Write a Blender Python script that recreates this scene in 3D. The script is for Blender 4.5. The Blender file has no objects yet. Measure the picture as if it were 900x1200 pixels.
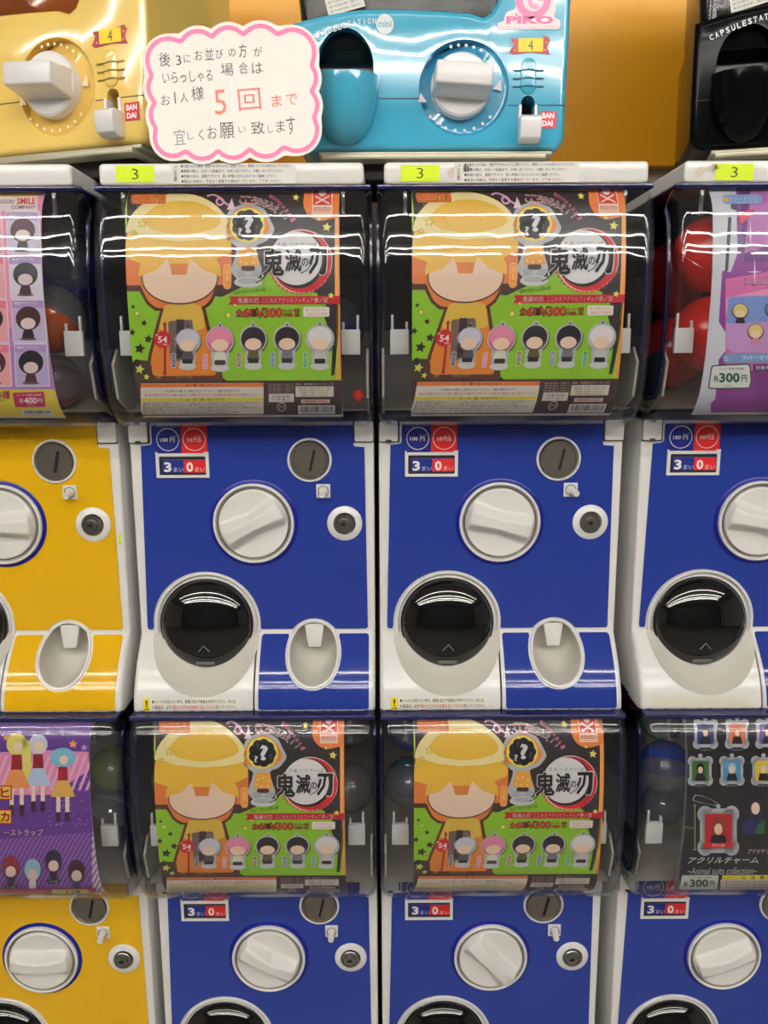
import bpy, bmesh, math, random
from math import sin, cos, pi, radians, sqrt
from mathutils import Vector, Matrix, geometry
random.seed(4)
S = bpy.context.scene
COL = S.collection

# ------------------------------------------------------------------ camera, light, exposure
ZK = 1.22                                   # height of the upper row's knobs (m)
ROW = 0.547                                 # height of one machine
cam_d = bpy.data.cameras.new('camera'); cam = bpy.data.objects.new('camera', cam_d); COL.objects.link(cam)
cam_d.sensor_fit = 'VERTICAL'; cam_d.sensor_height = 24.0; cam_d.lens = 970/1200*24.0
cam_d.clip_start = 0.02
cam.matrix_world = Matrix.Translation((0, -0.906, ZK+0.181)) @ Matrix.Rotation(radians(90-10.6), 4, 'X') @ Matrix.Rotation(radians(-0.29), 4, 'Z')
S.camera = cam
S.view_settings.view_transform = 'Standard'; S.view_settings.look = 'None'
S.view_settings.exposure = 0.12; S.view_settings.gamma = 1.0; S.view_settings.use_curve_mapping = False
S.cycles.transparent_max_bounces = 24; S.cycles.max_bounces = 10; S.cycles.diffuse_bounces = 4
S.cycles.caustics_reflective = False; S.cycles.caustics_refractive = False
w = bpy.data.worlds.new('world'); S.world = w; w.use_nodes = True
w.node_tree.nodes['Background'].inputs[0].default_value = (1, 1, 1, 1)
w.node_tree.nodes['Background'].inputs[1].default_value = 0.25
LAMP = 50.0                                 # strength of the fluorescent tubes
LAMP_ROWS = (-1.72, -2.55, -3.10, -3.50)
CEIL = 2.85

# ------------------------------------------------------------------ materials
def lin(c):
    r = []
    for v in c:
        v = v/255
        r.append(v/12.92 if v <= .04045 else ((v+.055)/1.055)**2.4)
    return tuple(r)
MATS = {}
def mat(name, rgb, rough=.4, metal=0, coat=0, noise=0, nscale=30, bump=0, bscale=200, spec=.5, emit=None, wear=None):
    if name in MATS: return MATS[name]
    m = bpy.data.materials.new(name); m.use_nodes = True; nt = m.node_tree; b = nt.nodes['Principled BSDF']
    c = lin(rgb)
    b.inputs['Base Color'].default_value = (*c, 1); b.inputs['Roughness'].default_value = rough
    b.inputs['Metallic'].default_value = metal; b.inputs['Coat Weight'].default_value = coat
    b.inputs['Specular IOR Level'].default_value = spec
    tc = nt.nodes.new('ShaderNodeTexCoord')
    if noise:
        n = nt.nodes.new('ShaderNodeTexNoise'); n.inputs['Scale'].default_value = nscale; n.inputs['Detail'].default_value = 4
        nt.links.new(tc.outputs['Object'], n.inputs['Vector'])
        mx = nt.nodes.new('ShaderNodeMix'); mx.data_type = 'RGBA'
        mx.inputs[6].default_value = (*[v*(1-noise) for v in c], 1); mx.inputs[7].default_value = (*[min(1, v*(1+noise)) for v in c], 1)
        nt.links.new(n.outputs['Fac'], mx.inputs[0]); nt.links.new(mx.outputs[2], b.inputs['Base Color'])
    if bump:
        n = nt.nodes.new('ShaderNodeTexNoise'); n.inputs['Scale'].default_value = bscale
        nt.links.new(tc.outputs['Object'], n.inputs['Vector'])
        bp = nt.nodes.new('ShaderNodeBump'); bp.inputs['Strength'].default_value = bump; bp.inputs['Distance'].default_value = .0006
        nt.links.new(n.outputs['Fac'], bp.inputs['Height']); nt.links.new(bp.outputs[0], b.inputs['Normal'])
    if emit:
        b.inputs['Emission Color'].default_value = (*lin(rgb), 1); b.inputs['Emission Strength'].default_value = emit
    MATS[name] = m; return m
def clear(name, tint, haze=.02, hazecol=(200, 200, 205), rough=.04, f0=.03, bump=.0):
    if name in MATS: return MATS[name]
    m = bpy.data.materials.new(name); m.use_nodes = True; nt = m.node_tree; nt.nodes.clear()
    out = nt.nodes.new('ShaderNodeOutputMaterial'); tr = nt.nodes.new('ShaderNodeBsdfTransparent'); gl = nt.nodes.new('ShaderNodeBsdfGlossy')
    df = nt.nodes.new('ShaderNodeBsdfDiffuse'); m1 = nt.nodes.new('ShaderNodeMixShader'); m2 = nt.nodes.new('ShaderNodeMixShader')
    tr.inputs[0].default_value = (*tint, 1); gl.inputs['Roughness'].default_value = rough
    df.inputs[0].default_value = (*lin(hazecol), 1); m1.inputs[0].default_value = haze
    lw = nt.nodes.new('ShaderNodeLayerWeight'); lw.inputs[0].default_value = .5
    pw = nt.nodes.new('ShaderNodeMath'); pw.operation = 'POWER'; pw.inputs[1].default_value = 5
    ma = nt.nodes.new('ShaderNodeMath'); ma.operation = 'MULTIPLY_ADD'; ma.inputs[1].default_value = .9; ma.inputs[2].default_value = f0
    L = nt.links.new
    L(lw.outputs['Facing'], pw.inputs[0]); L(pw.outputs[0], ma.inputs[0]); L(ma.outputs[0], m2.inputs[0])
    L(tr.outputs[0], m1.inputs[1]); L(df.outputs[0], m1.inputs[2]); L(m1.outputs[0], m2.inputs[1]); L(gl.outputs[0], m2.inputs[2]); L(m2.outputs[0], out.inputs[0])
    if bump:
        tc = nt.nodes.new('ShaderNodeTexCoord'); n = nt.nodes.new('ShaderNodeTexNoise'); n.inputs['Scale'].default_value = 28
        bp = nt.nodes.new('ShaderNodeBump'); bp.inputs['Strength'].default_value = bump; bp.inputs['Distance'].default_value = .002
        L(tc.outputs['Object'], n.inputs['Vector']); L(n.outputs['Fac'], bp.inputs['Height']); L(bp.outputs[0], gl.inputs['Normal'])
    MATS[name] = m; return m
def print_mat(name='print_ink', rough=.35):
    if name in MATS: return MATS[name]
    m = bpy.data.materials.new(name); m.use_nodes = True; nt = m.node_tree; b = nt.nodes['Principled BSDF']
    a = nt.nodes.new('ShaderNodeAttribute'); a.attribute_name = 'ink'
    nt.links.new(a.outputs['Color'], b.inputs['Base Color']); b.inputs['Roughness'].default_value = rough
    MATS[name] = m; return m
WHITE = mat('white_plastic', (220, 219, 217), .15, bump=.05, bscale=600, noise=.02, nscale=6)
IVORY = mat('ivory_plastic', (217, 215, 211), .35)
SHADEW = mat('shaded_white_plastic', (196, 193, 184), .4)  # white plastic greyed for the scoop's own shade; the coin cup shares it
BEIGE = mat('beige_plastic', (184, 177, 162), .5, noise=.06)
BLUE = mat('blue_panel', (37, 57, 144), .09, bscale=40, noise=.05, nscale=5)
YELLOW = mat('yellow_panel', (218, 170, 20), .10, bscale=40, noise=.04, nscale=5)
NAVY = mat('navy_plastic', (16, 22, 70), .2)
NAVYRING = mat('navy_ring', (12, 22, 134), .3)
DARK = mat('dark_interior', (18, 20, 40), .6)
BLACKG = mat('smoked_black_plastic', (9, 9, 10), .05, coat=.3, spec=.6)
STEEL = mat('brushed_steel', (150, 144, 134), .34, metal=1, noise=.08, nscale=60)
DSTEEL = mat('dark_steel', (150, 148, 146), .3, metal=1)
BLACK = mat('black_slot', (6, 6, 6), .6)
HOOD = clear('clear_hood_plastic', (.935, .938, .950), haze=.008, rough=.02, bump=.12)
SIDE = clear('blue_tinted_clear_plastic', (.62, .66, .80), haze=.02, hazecol=(60, 70, 130), rough=.08)
RIM = clear('navy_tinted_clear_plastic', (.16, .19, .42), haze=.35, hazecol=(34, 46, 120), rough=.1, f0=.08)
CLIPC = clear('clear_small_plastic', (.8, .8, .82), haze=.12, rough=.05, f0=.12)
PAPER = mat('card_paper', (225, 222, 214), .5)
SMOKE = clear('smoked_clear_plastic', (.28, .27, .28), haze=.05, hazecol=(60, 60, 62), rough=.04, f0=.07)

# ------------------------------------------------------------------ mesh helpers
class MB:
    def __init__(s): s.v = []; s.f = []
    def add(s, vs, fs):
        o = len(s.v); s.v += [tuple(p) for p in vs]; s.f += [tuple(i+o for i in f) for f in fs]; return s
    def box(s, x0, y0, z0, x1, y1, z1):
        return s.add([(x0,y0,z0),(x1,y0,z0),(x1,y1,z0),(x0,y1,z0),(x0,y0,z1),(x1,y0,z1),(x1,y1,z1),(x0,y1,z1)],
                     [(0,3,2,1),(4,5,6,7),(0,1,5,4),(1,2,6,5),(2,3,7,6),(3,0,4,7)])
    def grid(s, rows, close_u=False, close_v=False):
        n = len(rows); m = len(rows[0]); vs = [p for r in rows for p in r]; fs = []
        for i in range(n if close_v else n-1):
            for j in range(m if close_u else m-1):
                a = i*m+j; b = i*m+(j+1)%m; c = ((i+1)%n)*m+(j+1)%m; d = ((i+1)%n)*m+j
                fs.append((a, b, c, d))
        return s.add(vs, fs)
    def lathe(s, prof, n=64, cx=0, cz=0, cy=0, sx=1, sz=1):
        rows = [[(cx+r*sx*cos(2*pi*k/n), cy+y, cz+r*sz*sin(2*pi*k/n)) for k in range(n)] for r, y in prof]
        return s.grid(rows, close_u=True)
    def tube(s, pts, r, n=8, flat=1):
        rows = []
        for i, p in enumerate(pts):
            a = Vector(pts[max(0, i-1)]); b = Vector(pts[min(len(pts)-1, i+1)]); t = (b-a).normalized()
            up = Vector((0, 0, 1)) if abs(t.z) < .9 else Vector((1, 0, 0))
            u = t.cross(up).normalized(); v = t.cross(u)
            rows.append([tuple(Vector(p)+u*(r*cos(2*pi*k/n))+v*(r*flat*sin(2*pi*k/n))) for k in range(n)])
        s.grid(rows, close_u=True); m = len(s.v)
        s.f.append(tuple(range(m-n, m))); s.f.append(tuple(range(m-len(rows)*n, m-len(rows)*n+n)))
        return s
    def mesh(s, name, m, smooth=True, bevel=0, angle=35, mods=None):
        me = bpy.data.meshes.new(name); me.from_pydata(s.v, [], s.f)
        bm = bmesh.new(); bm.from_mesh(me); bmesh.ops.remove_doubles(bm, verts=bm.verts, dist=1e-6)
        bmesh.ops.recalc_face_normals(bm, faces=bm.faces)
        if bevel:
            es = [e for e in bm.edges if e.is_manifold and e.calc_face_angle(0) > radians(40)]
            bmesh.ops.bevel(bm, geom=es, offset=bevel, segments=3, profile=.5, affect='EDGES', clamp_overlap=True)
        for f in bm.faces: f.smooth = smooth
        if smooth:
            for e in bm.edges:
                if e.is_manifold and e.calc_face_angle(0) > radians(angle): e.smooth = False
        bm.to_mesh(me); bm.free(); me.materials.append(m); return me
def obj(name, me, parent=None, loc=(0,0,0), rot=(0,0,0), label=None, kind=None):
    o = bpy.data.objects.new(name, me); COL.objects.link(o); o.parent = parent; o.location = loc; o.rotation_euler = rot
    if label: o['label'] = label
    if kind: o['kind'] = kind
    return o
def thing(name, label, cat, loc=(0,0,0), rotz=0, group=None, me=None):
    o = bpy.data.objects.new(name, me); COL.objects.link(o); o.location = loc; o.rotation_euler = (0,0,rotz)
    o['label'] = label; o['category'] = cat
    if group: o['group'] = group
    return o
def struct(name, me, loc=(0,0,0)): return obj(name, me, None, loc, kind='structure')

def circ(cx, cz, r, n=48, a0=0, a1=360, rz=None):
    rz = rz or r; full = abs(a1-a0) >= 360; k = n if full else n
    return [(cx+r*cos(radians(a0+(a1-a0)*i/(k if full else k-1))), cz+rz*sin(radians(a0+(a1-a0)*i/(k if full else k-1)))) for i in range(k)]
def rrect(x0, z0, x1, z1, r, n=6):
    p = []
    for cx, cz, a in ((x1-r, z0+r, -90), (x1-r, z1-r, 0), (x0+r, z1-r, 90), (x0+r, z0+r, 180)):
        p += [(cx+r*cos(radians(a+90*i/n)), cz+r*sin(radians(a+90*i/n))) for i in range(n+1)]
    return p
def rpoly(pts, r, n=4):
    out = []; N = len(pts)
    for i in range(N):
        a, b, c = Vector(pts[i-1]), Vector(pts[i]), Vector(pts[(i+1) % N])
        u = (a-b); v = (c-b)
        if u.length < 2.2*r or v.length < 2.2*r or u.angle(v) > radians(165): out.append(tuple(b)); continue
        u.normalize(); v.normalize(); p = b+u*r; q = b+v*r
        for k in range(n+1):
            t = k/n; out.append(tuple(p*(1-t)**2+b*2*t*(1-t)+q*t*t))
    return out
def dense(pts, d):
    out = []
    for i, a in enumerate(pts):
        b = pts[(i+1) % len(pts)]; L = math.hypot(b[0]-a[0], b[1]-a[1]); k = max(1, int(L/d))
        out += [(a[0]+(b[0]-a[0])*j/k, a[1]+(b[1]-a[1])*j/k) for j in range(k)]
    return out
def inside(p, poly):
    x, y = p; c = False
    for i in range(len(poly)):
        (x0, y0), (x1, y1) = poly[i-1], poly[i]
        if (y0 > y) != (y1 > y) and x < (x1-x0)*(y-y0)/(y1-y0)+x0: c = not c
    return c
def cdt(outline, holes=(), xs=(), zs=()):
    loops = [outline]+list(holes); vs = []; es = []
    for l in loops:
        o = len(vs); vs += [Vector(p) for p in l]; es += [(o+i, o+(i+1) % len(l)) for i in range(len(l))]
    for x in xs:
        for z in zs:
            if inside((x, z), outline) and not any(inside((x, z), h) for h in holes): vs.append(Vector((x, z)))
    r = geometry.delaunay_2d_cdt(vs, es, [], 0, 1e-7)
    V = [tuple(v) for v in r[0]]; F = []
    for f in r[2]:
        c = (sum(V[i][0] for i in f)/3, sum(V[i][1] for i in f)/3)
        if inside(c, outline) and not any(inside(c, h) for h in holes): F.append(f)
    return V, F
def sheet(mb, outline, holes, yfun, back, xs=(), zs=()):
    """curved plate: front face y=yfun(x,z), walls on every edge running back to y=back"""
    V, F = cdt(outline, holes, xs, zs)
    mb.add([(x, yfun(x, z), z) for x, z in V], F)
    for l in [outline]+list(holes):
        bk = back if callable(back) else (lambda x, z: back)
        mb.grid([[(x, yfun(x, z), z) for x, z in l], [(x, bk(x, z), z) for x, z in l]], close_u=True)
    return mb
def inset(pts, d):
    n = len(pts); A = sum(pts[i-1][0]*pts[i][1]-pts[i][0]*pts[i-1][1] for i in range(n)); s = 1 if A > 0 else -1; out = []
    for i in range(n):
        a, b, c = Vector(pts[i-1]), Vector(pts[i]), Vector(pts[(i+1) % n])
        e1 = (b-a).normalized(); e2 = (c-b).normalized()
        n1 = Vector((-e1.y, e1.x))*s; n2 = Vector((-e2.y, e2.x))*s; m = (n1+n2)
        if m.length < 1e-6: m = n1
        m.normalize(); k = max(.4, m.dot(n1)); out.append(tuple(b+m*(d/k)))
    return out
def slab(mb, outline, y0, y1, r, holes=(), closed=True, n=4, wall=None):
    """prism from y0 (front, rounded edge r) to y1 (back)"""
    loops = [[(x, y1, z) for x, z in outline]]
    for k in range(n+1):
        a = pi/2*k/n; lo = inset(outline, r*(1-cos(a))) if r else outline
        loops.append([(x, y0+r*(1-sin(a)), z) for x, z in lo])
    mb.grid(loops, close_u=True)
    lo = inset(outline, r) if r else outline
    V, F = cdt(lo, holes); mb.add([(x, y0, z) for x, z in V], F)
    if closed:
        V, F = cdt(outline, [h for h in holes] if wall is None else []); mb.add([(x, y1, z) for x, z in V], F)
    for h in holes: mb.grid([[(x, y0, z) for x, z in h], [(x, y1 if wall is None else wall, z) for x, z in h]], close_u=True)
    return mb

# ------------------------------------------------------------------ flat print: coloured shapes and lettering as thin geometry
class Art:
    def __init__(s): s.T = []; s.L = 0; s.pal = {}
    def ci(s, c): return s.pal.setdefault(tuple(c), len(s.pal))
    def poly(s, pts, c, L=0):
        t = geometry.tessellate_polygon([[Vector((p[0], p[1], 0)) for p in pts]])
        s.T.append((list(pts), [tuple(x) for x in t], s.ci(c), s.L+L)); return s
    def rect(s, x0, y0, x1, y1, c, L=0, r=0, rot=0):
        p = rrect(min(x0, x1), min(y0, y1), max(x0, x1), max(y0, y1), r, 4) if r else [(x0, y0), (x1, y0), (x1, y1), (x0, y1)]
        return s.poly(s.rot(p, (x0+x1)/2, (y0+y1)/2, rot) if rot else p, c, L)
    def rot(s, p, cx, cy, a):
        a = radians(a); return [(cx+(x-cx)*cos(a)-(y-cy)*sin(a), cy+(x-cx)*sin(a)+(y-cy)*cos(a)) for x, y in p]
    def ell(s, cx, cy, rx, ry, c, L=0, n=36, rot=0):
        return s.poly(s.rot(circ(cx, cy, rx, n, rz=ry), cx, cy, rot), c, L)
    def ring(s, cx, cy, r0, r1, c, L=0, n=48, a0=0, a1=360):
        for k in range(n):
            a, b = radians(a0+(a1-a0)*k/n), radians(a0+(a1-a0)*(k+1)/n)
            s.poly([(cx+r0*cos(a), cy+r0*sin(a)), (cx+r1*cos(a), cy+r1*sin(a)), (cx+r1*cos(b), cy+r1*sin(b)), (cx+r0*cos(b), cy+r0*sin(b))], c, L)
        return s
    def star(s, cx, cy, r, c, L=0, rot=0):
        p = [(cx+(r if k % 2 == 0 else r*.48)*sin(radians(36*k+rot)), cy-(r if k % 2 == 0 else r*.48)*cos(radians(36*k+rot))) for k in range(10)]
        return s.poly(p, c, L)
    def line(s, pts, wd, c, L=0):
        for a, b in zip(pts, pts[1:]):
            d = Vector(b)-Vector(a); n = Vector((-d.y, d.x)).normalized()*wd/2
            s.poly([tuple(Vector(a)+n), tuple(Vector(b)+n), tuple(Vector(b)-n), tuple(Vector(a)-n)], c, L)
        return s
    def text(s, st, cx, cy, w, h, c, L=1, bold=0, rot=0, res=2, up=-1, shear=0, space=1):
        """lettering fitted to a w by h box centred on (cx,cy); up=-1 when y grows downwards"""
        multi = 0
        if bold > .012 and any(ord(ch) > 0x2e80 for ch in st): multi, bold = bold, 0
        key = (st, bold, res, shear, space)
        if key not in TXT:
            cu = bpy.data.curves.new('lettering', 'FONT'); cu.body = st; cu.size = 1; cu.resolution_u = res; cu.offset = bold; cu.shear = shear
            cu.space_character = space
            o = bpy.data.objects.new('lettering', cu); COL.objects.link(o)
            me = bpy.data.meshes.new_from_object(o)
            TXT[key] = ([(v.co.x, v.co.y) for v in me.vertices], [tuple(p.vertices) for p in me.polygons])
            bpy.data.objects.remove(o); bpy.data.curves.remove(cu); bpy.data.meshes.remove(me)
        V, F = TXT[key]
        if not V: return s
        x0 = min(v[0] for v in V); x1 = max(v[0] for v in V); y0 = min(v[1] for v in V); y1 = max(v[1] for v in V)
        sx = w/max(1e-6, x1-x0); sy = h/max(1e-6, y1-y0)
        P = [(cx+(v[0]-(x0+x1)/2)*sx, cy+up*(v[1]-(y0+y1)/2)*sy) for v in V]
        if rot: P = s.rot(P, cx, cy, rot)
        if multi:
            for k in range(6):
                dx, dy = multi*.8*sx*cos(pi*k/3), multi*.8*abs(sy)*sin(pi*k/3); s.T.append(([(x+dx, y+dy) for x, y in P], F, s.ci(c), s.L+L))
        s.T.append((P, F, s.ci(c), s.L+L)); return s
    def mesh(s, name, fmap, cuts=(), step=.00008, m=None, clip=None):
        """fmap(px,py,offset) -> xyz"""
        bm = bmesh.new()
        for P, F, ci, L in s.T:
            vs = [bm.verts.new((x, y, L)) for x, y in P]
            for f in F:
                try: fc = bm.faces.new([vs[i] for i in f]); fc.material_index = ci
                except ValueError: pass
        for c in cuts:
            bmesh.ops.bisect_plane(bm, geom=bm.verts[:]+bm.edges[:]+bm.faces[:], dist=1e-5, plane_co=(0, c, 0), plane_no=(0, 1, 0))
        for v in bm.verts: v.co = fmap(v.co.x, v.co.y, v.co.z*step)
        if clip:
            for x, sg in ((clip[0], -1), (clip[1], 1)): bmesh.ops.bisect_plane(bm, geom=bm.verts[:]+bm.edges[:]+bm.faces[:], dist=1e-6, plane_co=(x, 0, 0), plane_no=(sg, 0, 0), clear_outer=True)
        me = bpy.data.meshes.new(name); bm.to_mesh(me); bm.free()
        idx = [0]*len(me.polygons); me.polygons.foreach_get('material_index', idx)
        inv = {v: lin(k) for k, v in s.pal.items()}
        at = me.color_attributes.new('ink', 'FLOAT_COLOR', 'CORNER'); buf = []
        for p, i in zip(me.polygons, idx): buf += (*inv[i], 1.0)*p.loop_total
        at.data.foreach_set('color', buf); me.polygons.foreach_set('material_index', [0]*len(idx))
        me.materials.append(m or print_mat()); return me
TXT = {}
def flat(y0=0, k=.001):
    """art drawn in millimetres, y up, on a vertical plane facing -y"""
    return lambda x, y, d: Vector((x*k, y0-d, y*k))

# ------------------------------------------------------------------ capsule machine geometry (metres, origin at the knob, front face y=0)
def spline(P, n=6):
    out = []; Q = [P[0]]+P+[P[-1]]
    for i in range(1, len(Q)-2):
        for k in range(n):
            t = k/n; a, b, c, d = Q[i-1:i+3]
            out.append(tuple(.5*((2*b[j])+(-a[j]+c[j])*t+(2*a[j]-5*b[j]+4*c[j]-d[j])*t*t+(-a[j]+3*b[j]-3*c[j]+d[j])*t**3) for j in (0, 1)))
    out.append(P[-1]); return out
PROF = spline([(-.060,.343),(-.072,.325),(-.080,.29),(-.084,.25),(-.083,.21),(-.079,.172),(-.069,.138),(-.048,.1155),(-.022,.109),(0,.108)])
def offs(d):
    O = []
    for i, (y, z) in enumerate(PROF):
        a = PROF[max(0, i-1)]; b = PROF[min(len(PROF)-1, i+1)]; ty, tz = b[0]-a[0], b[1]-a[1]; l = math.hypot(ty, tz)
        O.append((y-tz/l*d, z+ty/l*d))
    return O
CARD_PROF = [p for p in offs(.006) if .1195 < p[1] < .341 and p[0] < -.006]
def chin(z):
    if z > -.1265: return 0.0
    t = min(1, (-.1265-z)/.0785); return -.048*sin(t*pi/2)**.92
def fillet(d, r): return r-sqrt(max(0, r*r-(r-d)**2)) if d < r else 0
def chin_y(x, z): return chin(z)+fillet(max(0, .134-abs(x)), .006)+fillet(max(0, z+.205), .005)
ME = {}
def build_machine_meshes():
    # white shell of the lower half
    m = MB(); slab(m, rrect(-.134, -.2045, .134, .112, .003), 0, .30, .0025, holes=[[(.0645+.0272*cos(2*pi*k/48), -.146+.0305*sin(2*pi*k/48)) for k in range(48)]]); ME['body'] = m.mesh('body', WHITE)
    # chute front (left) with a scooped recess, coin cover (right)
    cxd, czd, R = -.0575, -.1215, .0600
    edge_x = [-.133, -.1325, -.132, -.131, -.130, -.129, -.128]
    zs = [-.2045, -.204, -.203, -.202, -.201, -.2]+[-.197+.004*k for k in range(18)]
    a_s = [(cxd+R*cos(a), -.1265+ .0605*sin(a)) for a in [pi+pi*k/40 for k in range(41)]]
    out = [(-.134, -.1265)]+[(-.134, -.1265-.0785*k/20) for k in range(1, 20)]+[(-.134+.133*k/14, -.205) for k in range(15)]+[(-.001, -.205+.0785*k/20) for k in range(1, 20)]
    # the scoop reaches the right-hand edge of the piece, so its loop is clipped there
    sc = [p for p in a_s if p[0] < -.0022]
    out += [(-.001, -.1265), (sc[-1][0]+.0006, -.1265)] + sc[::-1]
    m = MB(); sheet(m, out, [], chin_y, .0, edge_x+[-.12+.006*k for k in range(20)], zs); ME['chute'] = m.mesh('chute_front', WHITE, angle=50)
    rows = []
    for k in range(13):
        t = 1-k/12; rows.append([(cxd+(R+.0004)*t*cos(a), None, -.1265+.0605*t*sin(a)) for a in [pi+pi*j/40 for j in range(41)]])
    g = []
    for k, r in enumerate(rows):
        t = 1-k/12; g.append([(x, (chin(-.1265+(z+.1265)/max(t, .01)) if t > 0 else 0)*(t**2.6)+.0008-.003*(1-t)*0-.0016, z) for x, _, z in r])
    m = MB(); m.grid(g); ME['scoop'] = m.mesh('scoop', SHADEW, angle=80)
    # dispenser ring and dome
    m = MB(); m.lathe([(.0603, 0), (.0603, -.0022), (.0595, -.0032), (.0575, -.0030), (.0535, .0015), (.0520, .004)], 72, cxd+.001, -.1165)
    ME['ring'] = m.mesh('dispenser_ring', WHITE)
    m = MB(); prof = [(.0515*sin(pi/2*k/14), -.0025-.021*cos(pi/2*k/14)) for k in range(14, 0, -1)]
    m.lathe([(.0515, .003)]+prof, 72, 0, 0); m.add([(0, -.0235, 0)], []); n = len(m.v)-1; last = n-72
    m.f += [(last+k, last+(k+1) % 72, n) for k in range(72)]
    ME['dome'] = m.mesh('dispenser_door', BLACKG, angle=60)
    m = MB(); m.lathe([(.0528, .002), (.0528, -.0035), (.0515, -.0045), (.0508, -.003)], 72); ME['domerim'] = m.mesh('door_rim', mat('black_plastic', (20, 20, 21), .25))
    m = MB(); m.box(-.0105, -.0165, -.0445, .0105, -.0090, -.0405); ME['tab'] = m.mesh('finger_tab', mat('grey_plastic', (92, 92, 94), .3), bevel=.001)
    m = MB(); m.tube([(-.006, -.0215, -.0275), (0, -.0228, -.0205), (.006, -.0215, -.0275)], .0006, 6); ME['arrow'] = m.mesh('arrow_mark', mat('light_grey_plastic', (125, 125, 128), .4))
    # coin cover
    oc = (.0645, -.146); oval = [(oc[0]+.0290*cos(a), oc[1]+.0325*sin(a)) for a in [2*pi*k/56 for k in range(56)]]
    low = [p for p in oval if p[1] < -.1266]; low.sort(key=lambda p: math.atan2(p[1]-oc[1], p[0]-oc[0]) % (2*pi))
    # order the notch left -> right along the bottom of the oval
    low = sorted([( (math.atan2(p[1]-oc[1], p[0]-oc[0])+ 2*pi + pi/2 - .0) % (2*pi), p) for p in low], key=lambda q: (q[0]+pi) % (2*pi))
    low = [q[1] for q in low]
    if low[0][0] > low[-1][0]: low = low[::-1]
    out = [(.0010, -.1265)]+[(.0010, -.1265-.0785*k/20) for k in range(1, 20)]+[(.001+.133*k/14, -.205) for k in range(15)]+[(.134, -.205+.0785*k/20) for k in range(1, 21)]
    out += [(low[-1][0]+.0004, -.1265)]+low[::-1]+[(low[0][0]-.0004, -.1265)]
    m = MB(); sheet(m, out, [], chin_y, .0, [.007+.006*k for k in range(20)]+[-x for x in edge_x], zs); ME['cover'] = m.mesh('coin_return_cover', WHITE, angle=50)
    for key, M in (('b', BLUE), ('y', YELLOW)):
        # decal on the coin cover
        big = [(oc[0]+.0315*cos(a), oc[1]+.0350*sin(a)) for a in [2*pi*k/72 for k in range(72)]]
        lo = [p for p in big if p[1] < -.1295]; lo.sort(key=lambda p: p[0])
        lf = [p for p in lo if p[0] < oc[0]]; rt = [p for p in lo if p[0] >= oc[0]]
        lf.sort(key=lambda p: -p[1]); rt.sort(key=lambda p: p[1]); arc = lf+rt
        o2 = rpoly([(.0050, -.2005), (.1270, -.2005), (.1270, -.1290), (arc[-1][0]+.0005, -.1290)], .003)
        o2 = [p for p in rrect(.0050, -.2008, .1270, -.1288, .003)]
        # rounded rectangle, opened at the top by the notch (outline runs anticlockwise)
        N = len(o2); body = []
        for p in o2[:14]: body.append(p)
        body += [(arc[-1][0]+.0004, -.1288)]+arc[::-1]+[(arc[0][0]-.0004, -.1288)]+o2[14:]
        body = dense(body, .004)
        m = MB(); sheet(m, body, [], lambda x, z: chin_y(x, z)-.0008, lambda x, z: chin_y(x, z)+.0003, [.006+.005*k for k in range(25)], [-.199+.0035*k for k in range(21)])
        ME['decal'+key] = m.mesh('cover_decal', M, angle=50)
        # face panel
        arcL = [(cxd+.0612*cos(a), -.1165+.0612*sin(a)) for a in [radians(-8+196*k/40) for k in range(41)]]
        arcL = [p for p in arcL if p[1] > -.1232]
        bump = [(oc[0]+.0315*cos(a), oc[1]+.0350*sin(a)) for a in [radians(180*k/40) for k in range(41)]]
        bump = [p for p in bump if p[1] > -.1228]
        pts = [(-.1256, -.1200), (-.1252, -.1225), (-.1235, -.1235), (arcL[-1][0]-.0012, -.1235)]+arcL[::-1]+[(arcL[0][0]+.0004, -.1225), (arcL[0][0]+.0015, -.1235)]
        pts += [(bump[-1][0]-.002, -.1235)]+bump[::-1]+[(bump[0][0]+.002, -.1235), (.1238, -.1235), (.1258, -.1215)]
        pts += rpoly([(.1264, .0840), (.1115, .0850), (.1115, .1085), (-.1090, .1085), (-.1090, .0880), (-.1240, .0860)], .0028)[0:]
        m = MB(); slab(m, pts, -.0014, .0004, 0, closed=False); ME['panel'+key] = m.mesh('face_panel', M, smooth=False)
    # coin cup: rim ring following the surface, bowl going back
    def surf(z): return min(chin(z), 0)
    g = []
    for sx, dy, sz in ((.0293, .002, .0328), (.0293, -.0018, .0328), (.0287, -.0026, .0322), (.0272, -.0026, .0307), (.0265, -.0016, .030)):
        g.append([(oc[0]+sx*cos(a), surf(oc[1]+sz*sin(a))+dy, oc[1]+sz*sin(a)) for a in [2*pi*k/64 for k in range(64)]])
    m = MB(); m.grid(g, close_u=True); ME['cuprim'] = m.mesh('cup_rim', WHITE)
    g = []
    for t, dep in ((1, 0), (.985, .25), (.96, .5), (.92, .75), (.84, .92), (.7, 1), (.35, 1.02), (.01, 1.02)):
        row = []
        for a in [2*pi*k/64 for k in range(64)]:
            z = oc[1]+.030*t*sin(a); zb = oc[1]+.030*sin(a); y0 = surf(zb)-.0016
            row.append((oc[0]+.0265*t*cos(a), y0*(1-dep)+(.020-.028*max(0, -(z-oc[1]))/.03)*dep, z+.0*dep))
        g.append(row)
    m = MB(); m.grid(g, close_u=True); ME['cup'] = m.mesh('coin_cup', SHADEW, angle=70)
    m = MB(); P = [(-.0115, .0), (.0115, .0), (.0072, -.027), (-.0072, -.027)]
    m.add([(x, -.003, z) for x, z in P]+[(x, .003, z) for x, z in P], [(0, 1, 2, 3), (7, 6, 5, 4), (0, 4, 5, 1), (1, 5, 6, 2), (2, 6, 7, 3), (3, 7, 4, 0)])
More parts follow.
